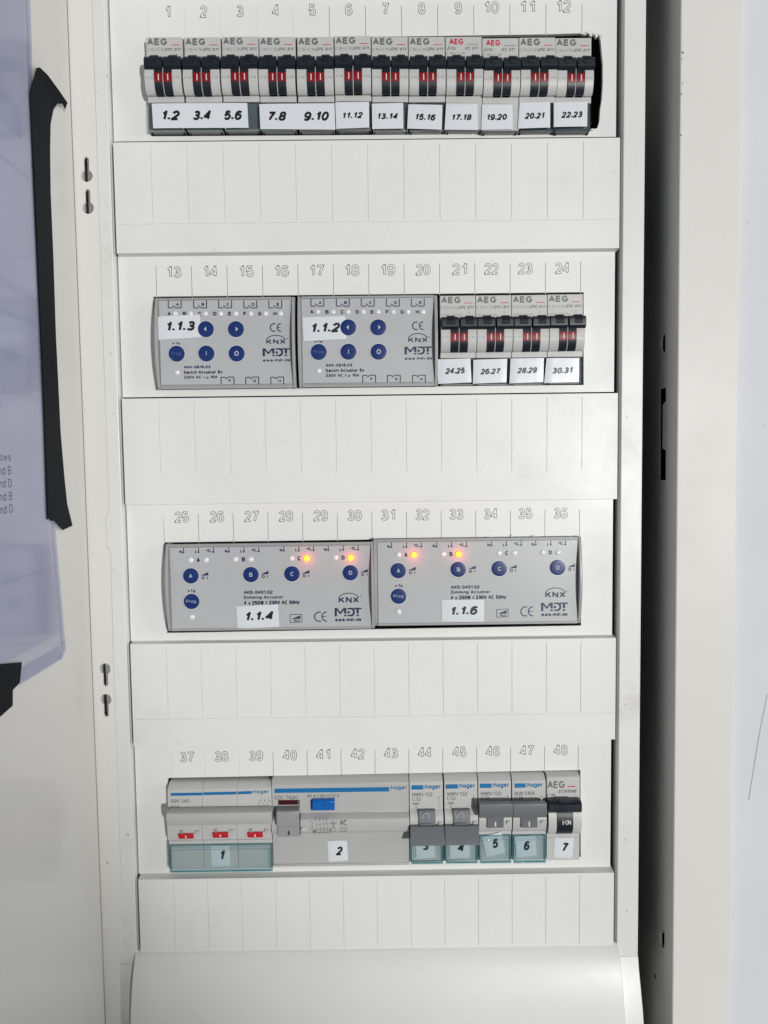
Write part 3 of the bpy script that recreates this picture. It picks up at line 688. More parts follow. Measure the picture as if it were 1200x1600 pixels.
def knx(mb, k, x0, x1, y0, y1, ya):
    mb.tbox(k, 'KNX', x0, x1, y0, y1, H1, M['navy'], bold=.03)
    a = k(x0, (y0 + y1) / 2 - 10, H1); b = k(x1, y1, H1); c = k((x0 + x1) / 2, ya, H1)
    rx = (b[0] - a[0]) / 2; z0 = k(x0, y0 + 4, H1)[1]
    mb.ring((a[0] + b[0]) / 2, z0 - .9, rx, c[1] - z0 + .9, .42, H1 + .01, M['navy'], 18, 165, 24)
    x, z = k(x1, y0 - 2, H1); mb.ring(x + .75, z, .36, .36, .16, H1, M['navy'], n=14)
def mdt(mb, k, x0, x1, y0, y1):
    a = k(x0, y1, H1); b = k(x1, y0, H1); W0, Hh = b[0] - a[0], b[1] - a[1]
    def pt(u, v): return a[0] + u * W0, a[1] + v * Hh
    def pl(pts, i=0): mb.flat([pt(*q) for q in pts], H1 + .006 * i, M['navy'])
    pl([(0, 0), (.085, 0), (.085, 1), (0, 1)]); pl([(.075, 1), (.10, 1), (.225, .45), (.19, .25), (.075, .82)], 1); pl([(.36, 1), (.335, 1), (.19, .45), (.225, .25), (.36, .82)], 2)
    pl([(.35, .32), (.435, .32), (.435, 1), (.35, 1)], 3); pl([(.35, 0), (.435, 0), (.435, .2), (.35, .2)])
    pl([(.475, .32), (.555, .32), (.555, .62), (.475, .62)]); pl([(.475, 0), (.60, 0), (.60, .17), (.475, .17)]); pl([(.475, .83), (.60, .83), (.60, 1), (.475, 1)])
    c = pt(.60, .5); mb.ring(c[0], c[1], W0 * .115, Hh * .415, W0 * .072, H1 + .012, M['navy'], -92, 92, 20)
    pl([(.70, .82), (1, .82), (1, 1), (.70, 1)]); pl([(.81, .32), (.895, .32), (.895, .84), (.81, .84)], 1); pl([(.81, 0), (.895, 0), (.895, .2), (.81, .2)])
def ce(mb, k, x0, x1, y0, y1):
    a = k(x0, y1, H1); b = k(x1, y0, H1); r = (b[1] - a[1]) / 2 - .2; zc = (a[1] + b[1]) / 2
    mb.ring(a[0] + r + .2, zc, r, r, .55, H1, M['navy'], 68, 292, 24); cx = b[0] - .35
    mb.ring(cx, zc, r, r, .55, H1, M['navy'], 68 + 20, 292 - 20, 24); mb.line((cx - r, zc), (cx - .3, zc), .4, H1 + .01, M['navy'])
LN = 0.46
def switch_actuator(dx, dz, label):
    base = K(460, 450, 5.217)
    def k(px, py, h=0): x, z = base(px, py, h); return x + dx, z + dz
    x0, zt = k(26, 68, 5); x1, zb = k(1168, 806, 5)
    zt = k(600, 66, 5)[1]; zb = k(600, 806, 5)[1]
    t = thing('switch_actuator', label, 'switch actuator', x0, 0, zb, 'grey switch actuators with navy buttons')
    housing(t, x0, x1, zt, zb)
    plate(t, k(58, 400, PH)[0], k(1138, 400, PH)[0], k(600, 80, PH)[1], k(600, 775, PH)[1])
    for cx, cy, s in ((440, 322, '<'), (685, 322, '>'), (200, 522, 'Prog.'), (442, 520, 'I'), (688, 520, 'O')): button(t, k, cx, cy, 64, s, s == 'Prog.')
    for cx in (190, 315, 437, 560, 682, 805, 925, 1047): lamp(t, k, cx, 195, 1.25)
    lamp(t, k, 200, 675, 1.3)
    mb = MB()
    for L, cx in zip('ABCDEFGH', (142, 266, 390, 513, 635, 758, 878, 1003)): mb.tbox(k, L, cx - 14, cx + 14, 179, 211, H1, M['navy'], bold=.034)
    for L, ox in zip('ABCDE', (135, 342, 545, 750, 953)):
        q = lambda a, b: k(ox + a, b, H1)
        mb.path([q(0, 86), q(0, 148), q(38, 148)], LN, H1, M['navy']); mb.path([q(36, 128), q(60, 148), q(105, 148), q(105, 86)], LN, H1, M['navy'])
        mb.tbox(k, L, ox + 63, ox + 87, 107, 132, H1, M['navy'], bold=.034)
    for L, ox in zip('FGH', (557, 758, 962)):
        q = lambda a, b: k(ox + a, b, H1)
        mb.path([q(0, 772), q(0, 713), q(38, 713)], LN, H1, M['navy']); mb.path([q(36, 728), q(60, 711), q(105, 711), q(105, 772)], LN, H1, M['navy'])
        mb.tbox(k, L, ox + 62, ox + 84, 730, 754, H1, M['navy'], bold=.034)
    mb.tbox(k, '>1s', 163, 228, 425, 448, H1, M['navy'], bold=.03)
    mb.tbox(k, 'AKK-0816.03', 255, 472, 617, 642, H1, M['navy'], bold=.034); mb.tbox(k, 'Switch Actuator 8x', 255, 570, 657, 685, H1, M['navy'], bold=.034)
    mb.tbox(k, '230V AC / µ 16A', 255, 528, 699, 729, H1, M['navy'], bold=.034)
    mb.tbox(k, 'www.mdt.de', 898, 1122, 561, 585, H1, M['navy'], bold=.034)
    mb.build('lettering', t, smooth=False)
    mb = MB(); ce(mb, k, 960, 1055, 273, 343); mb.build('conformity_mark', t, smooth=False)
    mb = MB(); knx(mb, k, 928, 1085, 402, 443, 371); mdt(mb, k, 898, 1120, 476, 542); mb.build('logo', t, smooth=False)
    return t
dx = P(243, 535, 5)[0] - P(464.9, 535, 5)[0]
k8 = K(460, 450, 5.217); k6 = K(230, 400, 4.8)
t = switch_actuator(dx, -0.1, 'grey switch actuator with white label 1.1.3, left one of the second row')
sticker(k6, [(82, 455), (395, 438), (410, 608), (85, 630)], [('1.1.3', 145, 360, 490, 565, .03)], t, h=PH + .5)
t = switch_actuator(0, 0, 'grey switch actuator with white label 1.1.2 between the other actuator and the breakers')
sticker(k8, [(65, 240), (415, 228), (425, 415), (75, 433)], [('1.1.2', 140, 375, 285, 365, .03)], t, h=PH + .5)
def dimmer(dx, dz, label, lit):
    base = K(250, 790, 3.4286)
    def k(px, py, h=0): x, z = base(px, py, h); return x + dx, z + dz
    x0 = k(38, 440, 5)[0]; x1 = k(1148, 440, 5)[0]; zt = k(600, 200, 5)[1]; zb = k(600, 664, 5)[1]
    t = thing('dimming_actuator', label, 'dimmer', x0, 0, zb, 'wide grey dimming actuators')
    housing(t, x0, x1, zt, zb)
    plate(t, k(55, 440, PH)[0], k(1131, 440, PH)[0], k(600, 216, PH)[1], k(600, 656, PH)[1])
    for cx, cy, s in ((166, 376, 'A'), (488, 369, 'B'), (708, 365, 'C'), (1021, 359, 'D'), (170, 513, 'Prog.')): button(t, k, cx, cy, 41, s)
    for n, (a, b, y) in enumerate(((165, 247, 292), (405, 487, 288), (705, 787, 283), (940, 1022, 279))):
        lamp(t, k, a, y, 1.45); lamp(t, k, b, y, 1.45, n in lit)
    lamp(t, k, 171, 597, 1.45)
    mb = MB()
    for L, cx, cy in (('A', 205, 292), ('B', 447, 288), ('C', 746, 283), ('D', 981, 279)): mb.tbox(k, L, cx - 9, cx + 9, cy - 12, cy + 12, H1, M['navy'], bold=.034)
    for gx, gy in ((126, 0), (369, -3), (663, -9), (901, -12)):
        for j, (s, w0, w1) in enumerate((('N', 22, 8), ('L', 19, 9), ('∝', 38, 9))):
            sx = gx + (0, 80.5, 160)[j]; y = gy - j * 1.0
            mb.path([k(sx, 226 + y, H1), k(sx, 250 + y, H1)], .38, H1, M['navy']); c = k(sx, 250 + y, H1); mb.disc(c[0], c[1], .5, H1 - .05, H1 + .01, M['navy'], 12)
            if s == '∝':
                c = k(sx - 24, 243 + y, H1)
                mb.ring(c[0] + .15, c[1], .75, .62, .3, H1, M['navy'], 40, 330, 18); mb.path([(c[0] - 1.5, c[1] - .2), (c[0] - .7, c[1] + .5), (c[0] + .6, c[1] - .5), (c[0] + 1.5, c[1] - .8)], .3, H1, M['navy'])
            else: mb.tbox(k, s, sx - w0, sx - w1, 239 + y, 256 + y, H1, M['navy'], bold=.034)
    for cx, cy in ((166, 376), (488, 369), (708, 365), (1021, 359)):
        mb.flat([k(cx + 51, cy, H1), k(cx + 93, cy - 20, H1), k(cx + 93, cy - 2, H1)], H1, M['navy']); mb.tbox(k, 'O I', cx + 56, cx + 90, cy + 3, cy + 19, H1, M['navy'], bold=.034)
    mb.tbox(k, '>1s', 147, 190, 448, 466, H1, M['navy'], bold=.03)
    mb.tbox(k, 'AKD-0401.02', 449, 604, 455, 474, H1, M['navy'], bold=.034); mb.tbox(k, 'Dimming Actuator', 449, 662, 482, 503, H1, M['navy'], bold=.034)
    mb.tbox(k, '4 x 250W / 230V AC 50Hz', 449, 748, 509, 530, H1, M['navy'], bold=.034)
    mb.tbox(k, 'www.mdt.de', 937, 1079, 601, 620, H1, M['navy'], bold=.034)
    mb.build('lettering', t, smooth=False)
    mb = MB(); mb.path([k(697, 584, H1), k(760, 582, H1), k(760, 624, H1), k(697, 626, H1), k(697, 584, H1)], .3, H1, M['navy'])
    mb.flat([k(703, 608, H1), k(752, 588, H1), k(752, 606, H1)], H1, M['navy']); mb.tbox(k, 'RLC', 718, 750, 610, 622, H1, M['navy'], bold=.034)
    mb.build('load_symbol', t, smooth=False)
    mb = MB(); ce(mb, k, 826, 896, 568, 622); mb.build('conformity_mark', t, smooth=False)
    mb = MB(); knx(mb, k, 957, 1066, 489, 521, 469); mdt(mb, k, 936, 1080, 547, 594); mb.build('logo', t, smooth=False)
    return t
kd1, kd2 = K(250, 790, 3.4286), K(580, 790, 3.4286)
t = dimmer(0, 0, 'wide grey dimming actuator labelled 1.1.4 with its C and D lamps glowing orange', (2, 3))
sticker(kd1, [(408, 540), (633, 528), (640, 650), (415, 660)], [('1.1.4', 458, 608, 568, 618, .03)], t, h=PH + .45)
ddx = kd2(146, 348, H1)[0] - kd1(166, 376, H1)[0]; ddz = kd2(146, 348, H1)[1] - kd1(166, 376, H1)[1]
t = dimmer(ddx, ddz, 'wide grey dimming actuator labelled 1.1.6 with its A and B lamps glowing orange', (0, 1))
sticker(kd2, [(378, 505), (605, 502), (605, 622), (378, 622)], [('1.1.6', 427, 575, 540, 588, .03)], t, h=PH + .45)

# ================================================================== BOTTOM ROW
HH = 5.0; HT = HH + .06
def hbody(mb, x0, x1, zt, zb, m, nose=None):
    """moulded front: sloping top, flat plate, rounded shoulder where the toggles sit, lower plate"""
    z1, z2 = nose
    pr = [(-30, zt), (1.4, zt), (3.6, zt - 1.2), (HH, zt - 2.6), (HH, z1 + .4), (HH + .5, z1), (HH + 2.2, z1 - 1.6), (HH + 3.0, z1 - 4.2), (HH + 3.0, z1 - 6.2), (HH + 1.9, z2 + .9), (HH + .9, z2), (HH + .4, z2 - .2), (HH + .4, zb), (-30, zb)]
    mb.profile(pr, x0, x1, m)
def teal_cover(t, x0, x1, zt, zb):
    mb = MB(); mb.box(x0 + .2, x1 - .2, HH + 2.2, HH + 3.0, zb, zt, M['teal'])
    E = M['tedge']
    mb.box(x0 + .2, x0 + .75, HH + .5, HH + 2.15, zb, zt, E); mb.box(x1 - .75, x1 - .2, HH + .5, HH + 2.15, zb, zt, E)
    mb.box(x0 + .8, x1 - .8, HH + .5, HH + 2.15, zb, zb + .6, E); mb.box(x0 + .8, x1 - .8, HH + .5, HH + 2.15, zt - .5, zt, E)
    mb.box(x0 + 1.1, x1 - 1.1, HH + 3.05, HH + 3.4, zb + 1.0, zb + 1.35, E); mb.box(x0 + 1.1, x1 - 1.1, HH + 3.05, HH + 3.25, zt - 1.9, zt - 1.65, E)
    mb.box(x0 + 1.1, x0 + 1.4, HH + 3.05, HH + 3.25, zb + 1.4, zt - 1.95, E); mb.box(x1 - 1.4, x1 - 1.1, HH + 3.05, HH + 3.25, zb + 1.4, zt - 1.95, E)
    return mb.build('label_cover', t, bevel=0.12)
# ---- three-module main switch
ka = K(250, 1210, 6.316)
x0, x1 = ka(84, 500, HH)[0], ka(1108, 500, HH)[0]; zt = ka(600, 72, 2)[1]; zb = ka(600, 962, HH + 2)[1]
t = thing('main_switch', 'three-module main switch with three red tabs and teal label cover marked 1', 'main switch', x0, 0, zb)
mb = MB(); w3 = (x1 - x0) / 3
znose = (ka(600, 355, HH)[1], ka(600, 640, HH)[1])
for j in range(3): hbody(mb, x0 + w3 * j + .06, x0 + w3 * (j + 1) - .06, zt, zb + .8, M['hgrey'], znose)
fixed(mb.build('body', t, bevel=0.12))
za, zc = ka(600, 372, 13)[1], ka(600, 515, 13)[1]; xa, xb = ka(62, 430, 13)[0], ka(1102, 430, 13)[0]
mb = MB(); mb.profile([(HH - 1, za - .9), (12.2, za), (13.2, za - .5), (13.7, za - 1.6), (13.3, za * .35 + zc * .65), (12.0, zc + .5), (10.6, zc), (HH - 1, zc - .2)], xa, xb, M['hgrey2'])
fixed(mb.build('handle_bar', t, bevel=0.35))
for a, b, y0, y1 in ((182, 328, 590, 640), (520, 670, 576, 631), (865, 1012, 575, 628)):
    hq = 8.6; p0 = ka(a, y0, hq); p1 = ka(b, y1, hq)
    mb = MB(); mb.profile([(6, p0[1]), (hq, p0[1]), (hq + .1, (p0[1] + p1[1]) / 2), (hq - .6, p1[1]), (6, p1[1])], p0[0], p1[0], M['redtab'])
    mb.box(p0[0] + .9, p0[0] + 2.2, 7.2, hq - .2, p0[1], p0[1] + 1.7, M['midgrey'])
    o = fixed(mb.build('red_tab', t, bevel=0.12))
    mb = MB(); c = ((p0[0] + p1[0]) / 2, (p0[1] + p1[1]) / 2); mb.flat(rect(c[0] - .28, c[0] + .28, c[1] - .75, c[1] + .6), hq + .16, M['white']); mb.build('tick_mark', o, smooth=False)
    mb = MB(); mb.box(p1[0] + 1.1, p1[0] + 3.2, 7, 8.6, p0[1] - .3, p0[1] + 1.4, M['hgrey2']); mb.build('peg', t, bevel=0.2)
mb = MB()
for a, b, ya, yb in ((105, 418, 198, 193), (425, 755, 191, 184), (765, 905, 183, 178)):
    p0, p1 = ka(a, ya, HT), ka(b, yb, HT); mb.flat([(p0[0], p0[1] - .75), (p1[0], p1[1] - .75), (p1[0], p1[1] + .75), (p0[0], p0[1] + .75)], HT, M['blue'])
mb.tbox(ka, ':hager', 908, 1080, 152, 196, HT, M['blue'], bold=.02); mb.build('logo', t, smooth=False)
mb = MB(); mb.tbox(ka, 'SBN 340', 105, 290, 246, 280, HT, M['ink']); mb.tbox(ka, '40A', 105, 193, 304, 334, HT, M['ink'])
for sx in (990, 1033, 1077):
    q = lambda a, b: ka(sx + a, b, HT)
    mb.path([q(0, 240), q(0, 275)], .16, HT, M['ink']); mb.path([q(-10, 262), q(10, 262)], .2, HT + .01, M['ink']); mb.path([q(-24, 278), q(6, 322)], .16, HT, M['ink'])
mb.build('lettering', t, smooth=False)
o = teal_cover(t, ka(92, 840, HH + 2)[0], ka(1114, 840, HH + 2)[0], ka(600, 705, HH + 3)[1], zb)
o['label'] = 'long teal clear label cover'
sticker(ka, [(495, 702), (685, 697), (697, 905), (510, 912)], [('1', 592, 642, 750, 845, 0)], t, h=HH + .7)
# ---- residual current device
kr = K(420, 1200, 5.217)
x0, x1 = kr(30, 400, HH)[0], kr(1143, 400, HH)[0]; zt = kr(600, 68, 2)[1]; zb = kr(600, 800, HH)[1]
t = thing('residual_current_device', 'wide four-module residual current device with blue test button, labelled 2', 'residual current device', x0, 0, zb)
z1, z2, z3 = kr(600, 362, HH)[1], kr(600, 540, HH + 4)[1], kr(600, 600, HH)[1]
mb = MB(); mb.profile([(-30, zt), (1.4, zt), (3.6, zt - 1.2), (HH, zt - 2.6), (HH, z1), (HH + 2.0, z1 - .9), (HH + 3.4, z1 - 2.0), (HH + 4.0, z1 - 4), (HH + 4.0, z2 + 1.6), (HH + 3.2, z2 + .4), (HH + 1.2, z2 - .4), (HH + .5, z3 + .8), (HH + .2, z3), (HH + .2, zb + 1.9), (HH - .3, zb + 1.8), (HH - .3, zb + 1.5), (HH + .2, zb + 1.4), (HH + .2, zb + .5), (HH - .4, zb), (-30, zb)], x0, x1, M['hgrey2'])
fixed(mb.build('body', t, bevel=0.12))
p0, p1 = kr(78, 264, HT), kr(250, 296, HT); mb = MB(); mb.box(p0[0] - .2, p1[0] + .2, HH - .3, HH + .08, p1[1] - .2, p0[1] + .2, M['ink']); mb.box(p0[0], p1[0] - .9, HH - .2, HH + .14, p1[1], p0[1], M['winred']); mb.build('indicator_window', t, smooth=False)
p0, p1 = kr(338, 256, HT), kr(538, 343, HT); mb = MB(); mb.box(p0[0], p1[0], HH - .3, HH + .08, p1[1], p0[1], M['ink'])  # dark patch painted for the shaded recess round the button
b0, b1 = kr(355, 262, 7.4), kr(537, 347, 7.4); mb.profile([(HH - .5, b0[1]), (6.4, b0[1] - .1), (7.4, b0[1] - 1.0), (7.5, b1[1] + .4), (7.0, b1[1]), (HH - .5, b1[1])], b0[0], b1[0], M['bluebtn'])
o = fixed(mb.build('test_button', t, bevel=0.15)); mb = MB(); mb.text('T', (b0[0] + b1[0]) / 2 + .8, (b0[1] + b1[1]) / 2 - .3, 1.3, 1.6, 7.58, M['navy']); mb.build('symbol', o, smooth=False)
def toggle(t, k, x0, x1, y0, y1, y2, m, ht, name='toggle'):
    a0, a1 = k(x0, y0, ht)[0], k(x1, y0, ht)[0]; za = k(x0, y0, ht)[1]; zm = k(x0, y1, ht)[1]; ze = k(x0, y2, ht - 3)[1]
    mb = MB(); mb.profile([(HH, za - .3), (ht - .6, za), (ht, za - .5), (ht + .2, (za + zm) / 2), (ht - .5, zm + .2), (ht - 2.2, zm - .5), (ht - 3, ze), (HH, ze)], a0, a1, m)
    return fixed(mb.build(name, t, bevel=0.25)), zm, ze
o, zm, ze = toggle(t, kr, 62, 243, 357, 485, 562, M['midgrey'], 12.6)
c = kr(164, 529, 10.0); mb = MB(); mb.box(c[0] - .3, c[0] + .3, 8, 10.35, c[1] - 1.0, c[1] + 1.0, M['pen']); mb.build('tick_mark', o, smooth=False)
p0, p1 = kr(249, 390, 9.2), kr(259, 545, 9.2); mb = MB(); mb.box(p0[0], p1[0], 6, 9.15, p1[1], p0[1], M['pen']); mb.build('slot', t, smooth=False)
p0, p1 = kr(262, 487, 10), kr(300, 514, 10); mb = MB(); mb.box(p0[0], p1[0], 6, 10, p1[1], p0[1], M['hgrey']); mb.build('peg', t, bevel=.3)
mb = MB(); p0, p1 = kr(47, 192, HT), kr(980, 168, HT)
zz = (p0[1] + p1[1]) / 2; mb.flat(rect(p0[0], p1[0], zz - 1.15, zz + 1.15), HT, M['blue']); mb.tbox(kr, ':hager', 985, 1128, 143, 182, HT, M['blue'], bold=.02); mb.build('logo', t, smooth=False)
mb = MB(); mb.tbox(kr, 'CDC 742H', 45, 232, 226, 256, HT, M['ink']); mb.tbox(kr, '40 A / IΔn 0,03 A', 310, 576, 213, 244, HT, M['ink'])
HN = HH + 4.06; q = lambda a, b: kr(a, b, HN)
mb.tbox(kr, 'AC', 580, 635, 426, 467, HN, M['ink']); mb.path([q(582, 486), q(635, 484), q(635, 518), q(582, 520), q(582, 486)], .16, HN, M['ink']); mb.path([q(592, 505), q(600, 496), q(610, 502), q(618, 508), q(628, 498)], .16, HN, M['ink'])
for sx in (385, 418, 448, 475): mb.path([q(sx - 8, 420), q(sx, 440)], .14, HN, M['ink']); mb.path([q(sx, 445), q(sx + 2, 530)], .14, HN, M['ink']); mb.text('3', *q(sx - 2, 413), .9, 1.0, HN, M['ink'])
mb.path([q(338, 440), q(355, 440), q(355, 525), q(365, 525)], .14, HN, M['ink']); mb.path([q(338, 470), q(350, 500)], .14, HN, M['ink'])
mb.path([q(365, 497), q(545, 490), q(545, 520), q(365, 528), q(365, 497)], .14, HN, M['ink']); mb.path([q(365, 512), q(488, 507)], .14, HN, M['ink']); mb.path([q(385, 460), q(510, 453)], .14, HN, M['ink'])
for a, b in ((374, 515), (502, 508)): mb.flat([q(a - 7, b - 7), q(a + 7, b - 7), q(a + 7, b + 7), q(a - 7, b + 7)], HN + .02, M['ink'])
c = q(526, 452); mb.ring(c[0], c[1], .95, .95, .15, HN, M['ink'], n=18); mb.path([q(512, 452), q(562, 450)], .14, HN, M['ink']); mb.path([q(526, 440), q(526, 490)], .14, HN, M['ink']); mb.path([q(516, 492), q(526, 476), q(536, 492)], .14, HN, M['ink'])
for sx in (380, 410, 440, 470, 495): mb.text('4', *q(sx, 537), .8, .9, HN, M['ink'])
mb.path([q(540, 545), q(541, 560)], .12, HN, M['ink'])
mb.build('lettering', t, smooth=False)
sticker(kr, [(478, 597), (637, 587), (647, 755), (487, 765)], [('2', 548, 603, 640, 712, 0)], t, h=HH + .35)
# ---- single-module breakers with slate toggles
km = K(620, 1150, 3.4286)
def mcb(xa, xb, dy, state, logo, model, rating, label, stick):
    x0, x1 = km(xa, 400, HH)[0], km(xb, 400, HH)[0]; zt = km(xa, 210 + dy, 2)[1]; zb = km(xa, 686 + dy, HH + 2)[1]
    t = thing('circuit_breaker', label, 'circuit breaker', x0, 0, zb, 'single-module breakers with slate toggles')
    mb = MB(); hbody(mb, x0, x1, zt, zb + .8, M['hgrey'], (km(xa, 395 + dy, HH)[1], km(xa, 512 + dy, HH)[1])); fixed(mb.build('body', t, bevel=0.15))
    if state == 'off':
        w0, w1 = km(xa + 48, 405, 8.2)[0], km(xa + 138, 405, 8.2)[0]
        za, zc = km(xa, 404 + dy, 8.2)[1], km(xa, 490 + dy, 9.5)[1]
        mb = MB(); mb.profile([(HH, za), (7.6, za), (8.6, za - 2.5), (9.2, zc), (HH, zc - 1)], w0, w1, M['slate'])
        mb.box(w0 + .4, w1 - 1.8, 8.4, 9.6, zc + .4, zc + 1.9, M['slate'])
        # paddle turned down and forward
        h0, h1 = 11.0, 15.5; pz0, pz1 = km(xa, 488 + dy, h0)[1], km(xa, 590 + dy, h1)[1]
        pa, pb = km(xa + 4, 500, 13)[0], km(xa + 186, 500, 13)[0]
        mb.profile([(h0 - 2.5, pz0 - .2), (h0, pz0 + .1), (h1, pz1 + .9), (h1 + .3, pz1 + .2), (h1 - .6, pz1 - .3), (h1 - 2.2, pz1 + .2)], pa, pb, M['slate'])
        o = fixed(mb.build('toggle', t, bevel=0.2)); mb = MB(); c = km(xa + 87, 433 + dy, 8.7); mb.ring(c[0], c[1], 1.75, 1.95, .36, 8.75, M['bsym'], n=32); mb.build('symbol', o, smooth=False)
        o['label'] = 'toggle turned down to off'
    else:
        h0 = 12.8; pz0, pz1 = km(xa, 367 + dy, h0)[1], km(xa, 449 + dy, h0)[1]; pa, pb = km(xa + 6, 410, h0)[0], km(xa + 186, 410, h0)[0]
        mb = MB(); mb.profile([(HH + 3, pz0 - 1.0), (h0 - .8, pz0), (h0, pz0 - .4), (h0 + .6, (pz0 + pz1) / 2 - .9), (h0 - .2, pz1 + .4), (h0 - 1.6, pz1 - .3), (HH + 3, pz1 + .6)], pa, pb, M['slate'])
        w0, w1 = km(xa + 48, 470, 8.8)[0], km(xa + 136, 470, 8.8)[0]; zc = km(xa, 500 + dy, 8.8)[1]
        mb.profile([(HH, pz1 + 1.5), (9.0, pz1 + 1.5), (9.0, zc + .5), (8.4, zc), (HH, zc)], w0, w1, M['slate'])
        o = fixed(mb.build('toggle', t, bevel=0.2)); mb = MB(); c = km(xa + 92, 478 + dy, 9.1); mb.flat(rect(c[0] - .3, c[0] + .3, c[1] - 1.3, c[1] + 1.3), 9.06, M['white']); mb.build('symbol', o, smooth=False)
        o['label'] = 'toggle turned up to on'
    c0, c1 = km(xb - 24, 462 + dy, 8.9), km(xb - 3, 478 + dy, 8.9); mb = MB(); mb.box(c0[0], c1[0], 6, 8.9, c1[1], c0[1], M['hgrey2']); mb.build('peg', t, bevel=.25)
    mb = MB(); a, b, y, ta, tb = logo; p0, p1 = km(a, y, HT), km(b, y, HT); mb.flat(rect(p0[0], p1[0], p0[1] - 1.15, p0[1] + 1.15), HT, M['blue'])
    mb.tbox(km, ':hager', ta, tb, y - 18, y + 13, HT, M['blue'], bold=.02); mb.build('logo', t, smooth=False)
    mb = MB(); mb.tbox(km, model, xa + 14, xa + 122, 303 + dy, 323 + dy, HT, M['ink']); mb.tbox(km, rating, xa + 14, xa + 60, 328 + dy, 347 + dy, HT, M['ink'])
    q = lambda a, b: km(xa + a, b + dy, HT); mb.path([q(156, 322), q(158, 335)], .15, HT, M['ink']); mb.path([q(150, 340), q(163, 372)], .15, HT, M['ink']); mb.path([q(152, 378), q(164, 381), q(162, 388)], .15, HT, M['ink']); mb.text('*', *q(157, 331), .8, .8, HT, M['ink'])
    if state == 'off':
        mb.tbox(km, '6000', xa + 16, xa + 50, 356 + dy, 370 + dy, HT, M['pale'], bold=.03); mb.tbox(km, '3', xa + 27, xa + 40, 375 + dy, 388 + dy, HT, M['pale'], bold=.03)
    mb.build('lettering', t, smooth=False)
    teal_cover(t, km(xa + 4, 600, HH + 2)[0], km(xb + 3, 600, HH + 2)[0], km(xa, (560 if state == 'off' else 545) + dy, HH + 3)[1], zb)
    sticker(km, stick[0], [stick[1]], t, h=HH + 1.0)
mcb(69, 247, 0, 'off', (78, 142, 276, 146, 237), 'MWN 132', 'C32', 'breaker with its slate toggle down half hiding the label 3', ([(98, 560), (198, 556), (206, 650), (104, 657)], ('3', 140, 172, 566, 612, 0)))
mcb(255, 432, -3, 'off', (262, 327, 271, 330, 420), 'MWN 132', 'C32', 'breaker with its slate toggle down half hiding the label 4', ([(280, 555), (385, 550), (392, 650), (285, 655)], ('4', 326, 362, 572, 622, 0)))
mcb(437, 612, -5, 'on', (445, 508, 267, 512, 603), 'MWN 132', 'C32', 'breaker with raised slate toggle and crooked paper label 5', ([(455, 540), (560, 513), (580, 625), (480, 648)], ('5', 511, 546, 551, 601, .03)))
mcb(618, 797, -6, 'on', (630, 690, 266, 693, 783), 'MJN 516A', 'C16', 'breaker with raised slate toggle and paper label 6', ([(628, 540), (740, 528), (750, 640), (640, 650)], ('6', 680, 715, 563, 613, .03)))
# ---- last breaker with the black roller lever
x0, x1 = km(804, 400, HH)[0], km(979, 400, HH)[0]; zt = km(880, 206, 4)[1]; zb = km(880, 664, HH)[1]
t = thing('circuit_breaker', 'last breaker of the bottom row with black lever marked ON and label 7', 'circuit breaker', x0, 0, zb)
za, zc, zd = km(880, 410, 9)[1], km(880, 517, HH)[1], km(880, 545, HH)[1]
mb = MB(); mb.profile([(-30, zt), (3.5, zt), (HH, zt - 1.0), (HH, zd + .1), (HH - .3, zd + .05), (HH - .3, zd - .05), (HH, zd - .1), (HH, zb), (-30, zb)], x0, x1, M['grey'])
zm = (za + zc) / 2 + .8
def nose(z):
    u = (z - zm) / ((zm - zc) if z < zm else (za - zm + 3.5)); return HH + 4.6 * math.sqrt(max(0, 1 - u * u * .95))
zs = [za + 2.5 - (za + 2.5 - zc) * i / 16 for i in range(17)]
mb.profile([(HH - .2, za + 2.5)] + [(nose(z), z) for z in zs] + [(HH - .2, zc)], x0 + .03, x1 + .05, M['grey'])
fixed(mb.build('body', t, bevel=0.2))
s0, s1 = km(858, 470, 9.5)[0], km(945, 470, 9.5)[0]
mb = MB(); mb.profile([(HH - .4, za + 2)] + [(nose(z) + .35, z) for z in zs[1:]] + [(HH - .4, zc - .1)], s0, s1, M['black'])
k0, k1 = km(814, 380, 11)[0], km(992, 380, 11)[0]; zk0, zk1 = km(880, 350, 10)[1], km(880, 414, 10)[1]; zkm, rk = (zk0 + zk1) / 2, (zk0 - zk1) / 2
mb.profile([(7.6 + 3.6 * max(-1, min(1, 1.12 * math.cos(2 * math.pi * i / 26))), zkm + rk * max(-1, min(1, 1.1 * math.sin(2 * math.pi * i / 26)))) for i in range(26)], k0, k1, M['black'])
for j in range(3): z = zkm + .9 - j * 1.2; mb.box((k0 + k1) / 2 - 3.0, (k0 + k1) / 2 + 3.6, 10.9, 11.55, z - .3, z + .3, M['black'])
mb.box((k0 + k1) / 2 - 3.2, (k0 + k1) / 2 + 3.8, 7, 10.6, zk0 - .6, zk0 + .5, M['black'])
o = fixed(mb.build('lever', t, bevel=0.18))
c = km(911, 463, 10); mb = MB(); hh = nose(c[1]) + .45; mb.text('ON', c[0] + .7, c[1], 2.9, 2.4, hh, M['white']); mb.box(c[0] - 2.1, c[0] - 1.8, 7, hh, c[1] - 1.3, c[1] + 1.3, M['white']); mb.box(c[0] - 1.8, c[0] - .9, 7, hh, c[1] - .15, c[1] + .15, M['white']); mb.build('symbol', o, smooth=False)
mb = MB(); mb.tbox(km, 'AEG', 806, 900, 241, 280, HT, M['gink'], bold=.02); p0, p1 = km(917, 268, HT), km(957, 273, HT); mb.flat(rect(p0[0], p1[0], p1[1], p0[1]), HT, M['redink']); mb.build('logo', t, smooth=False)
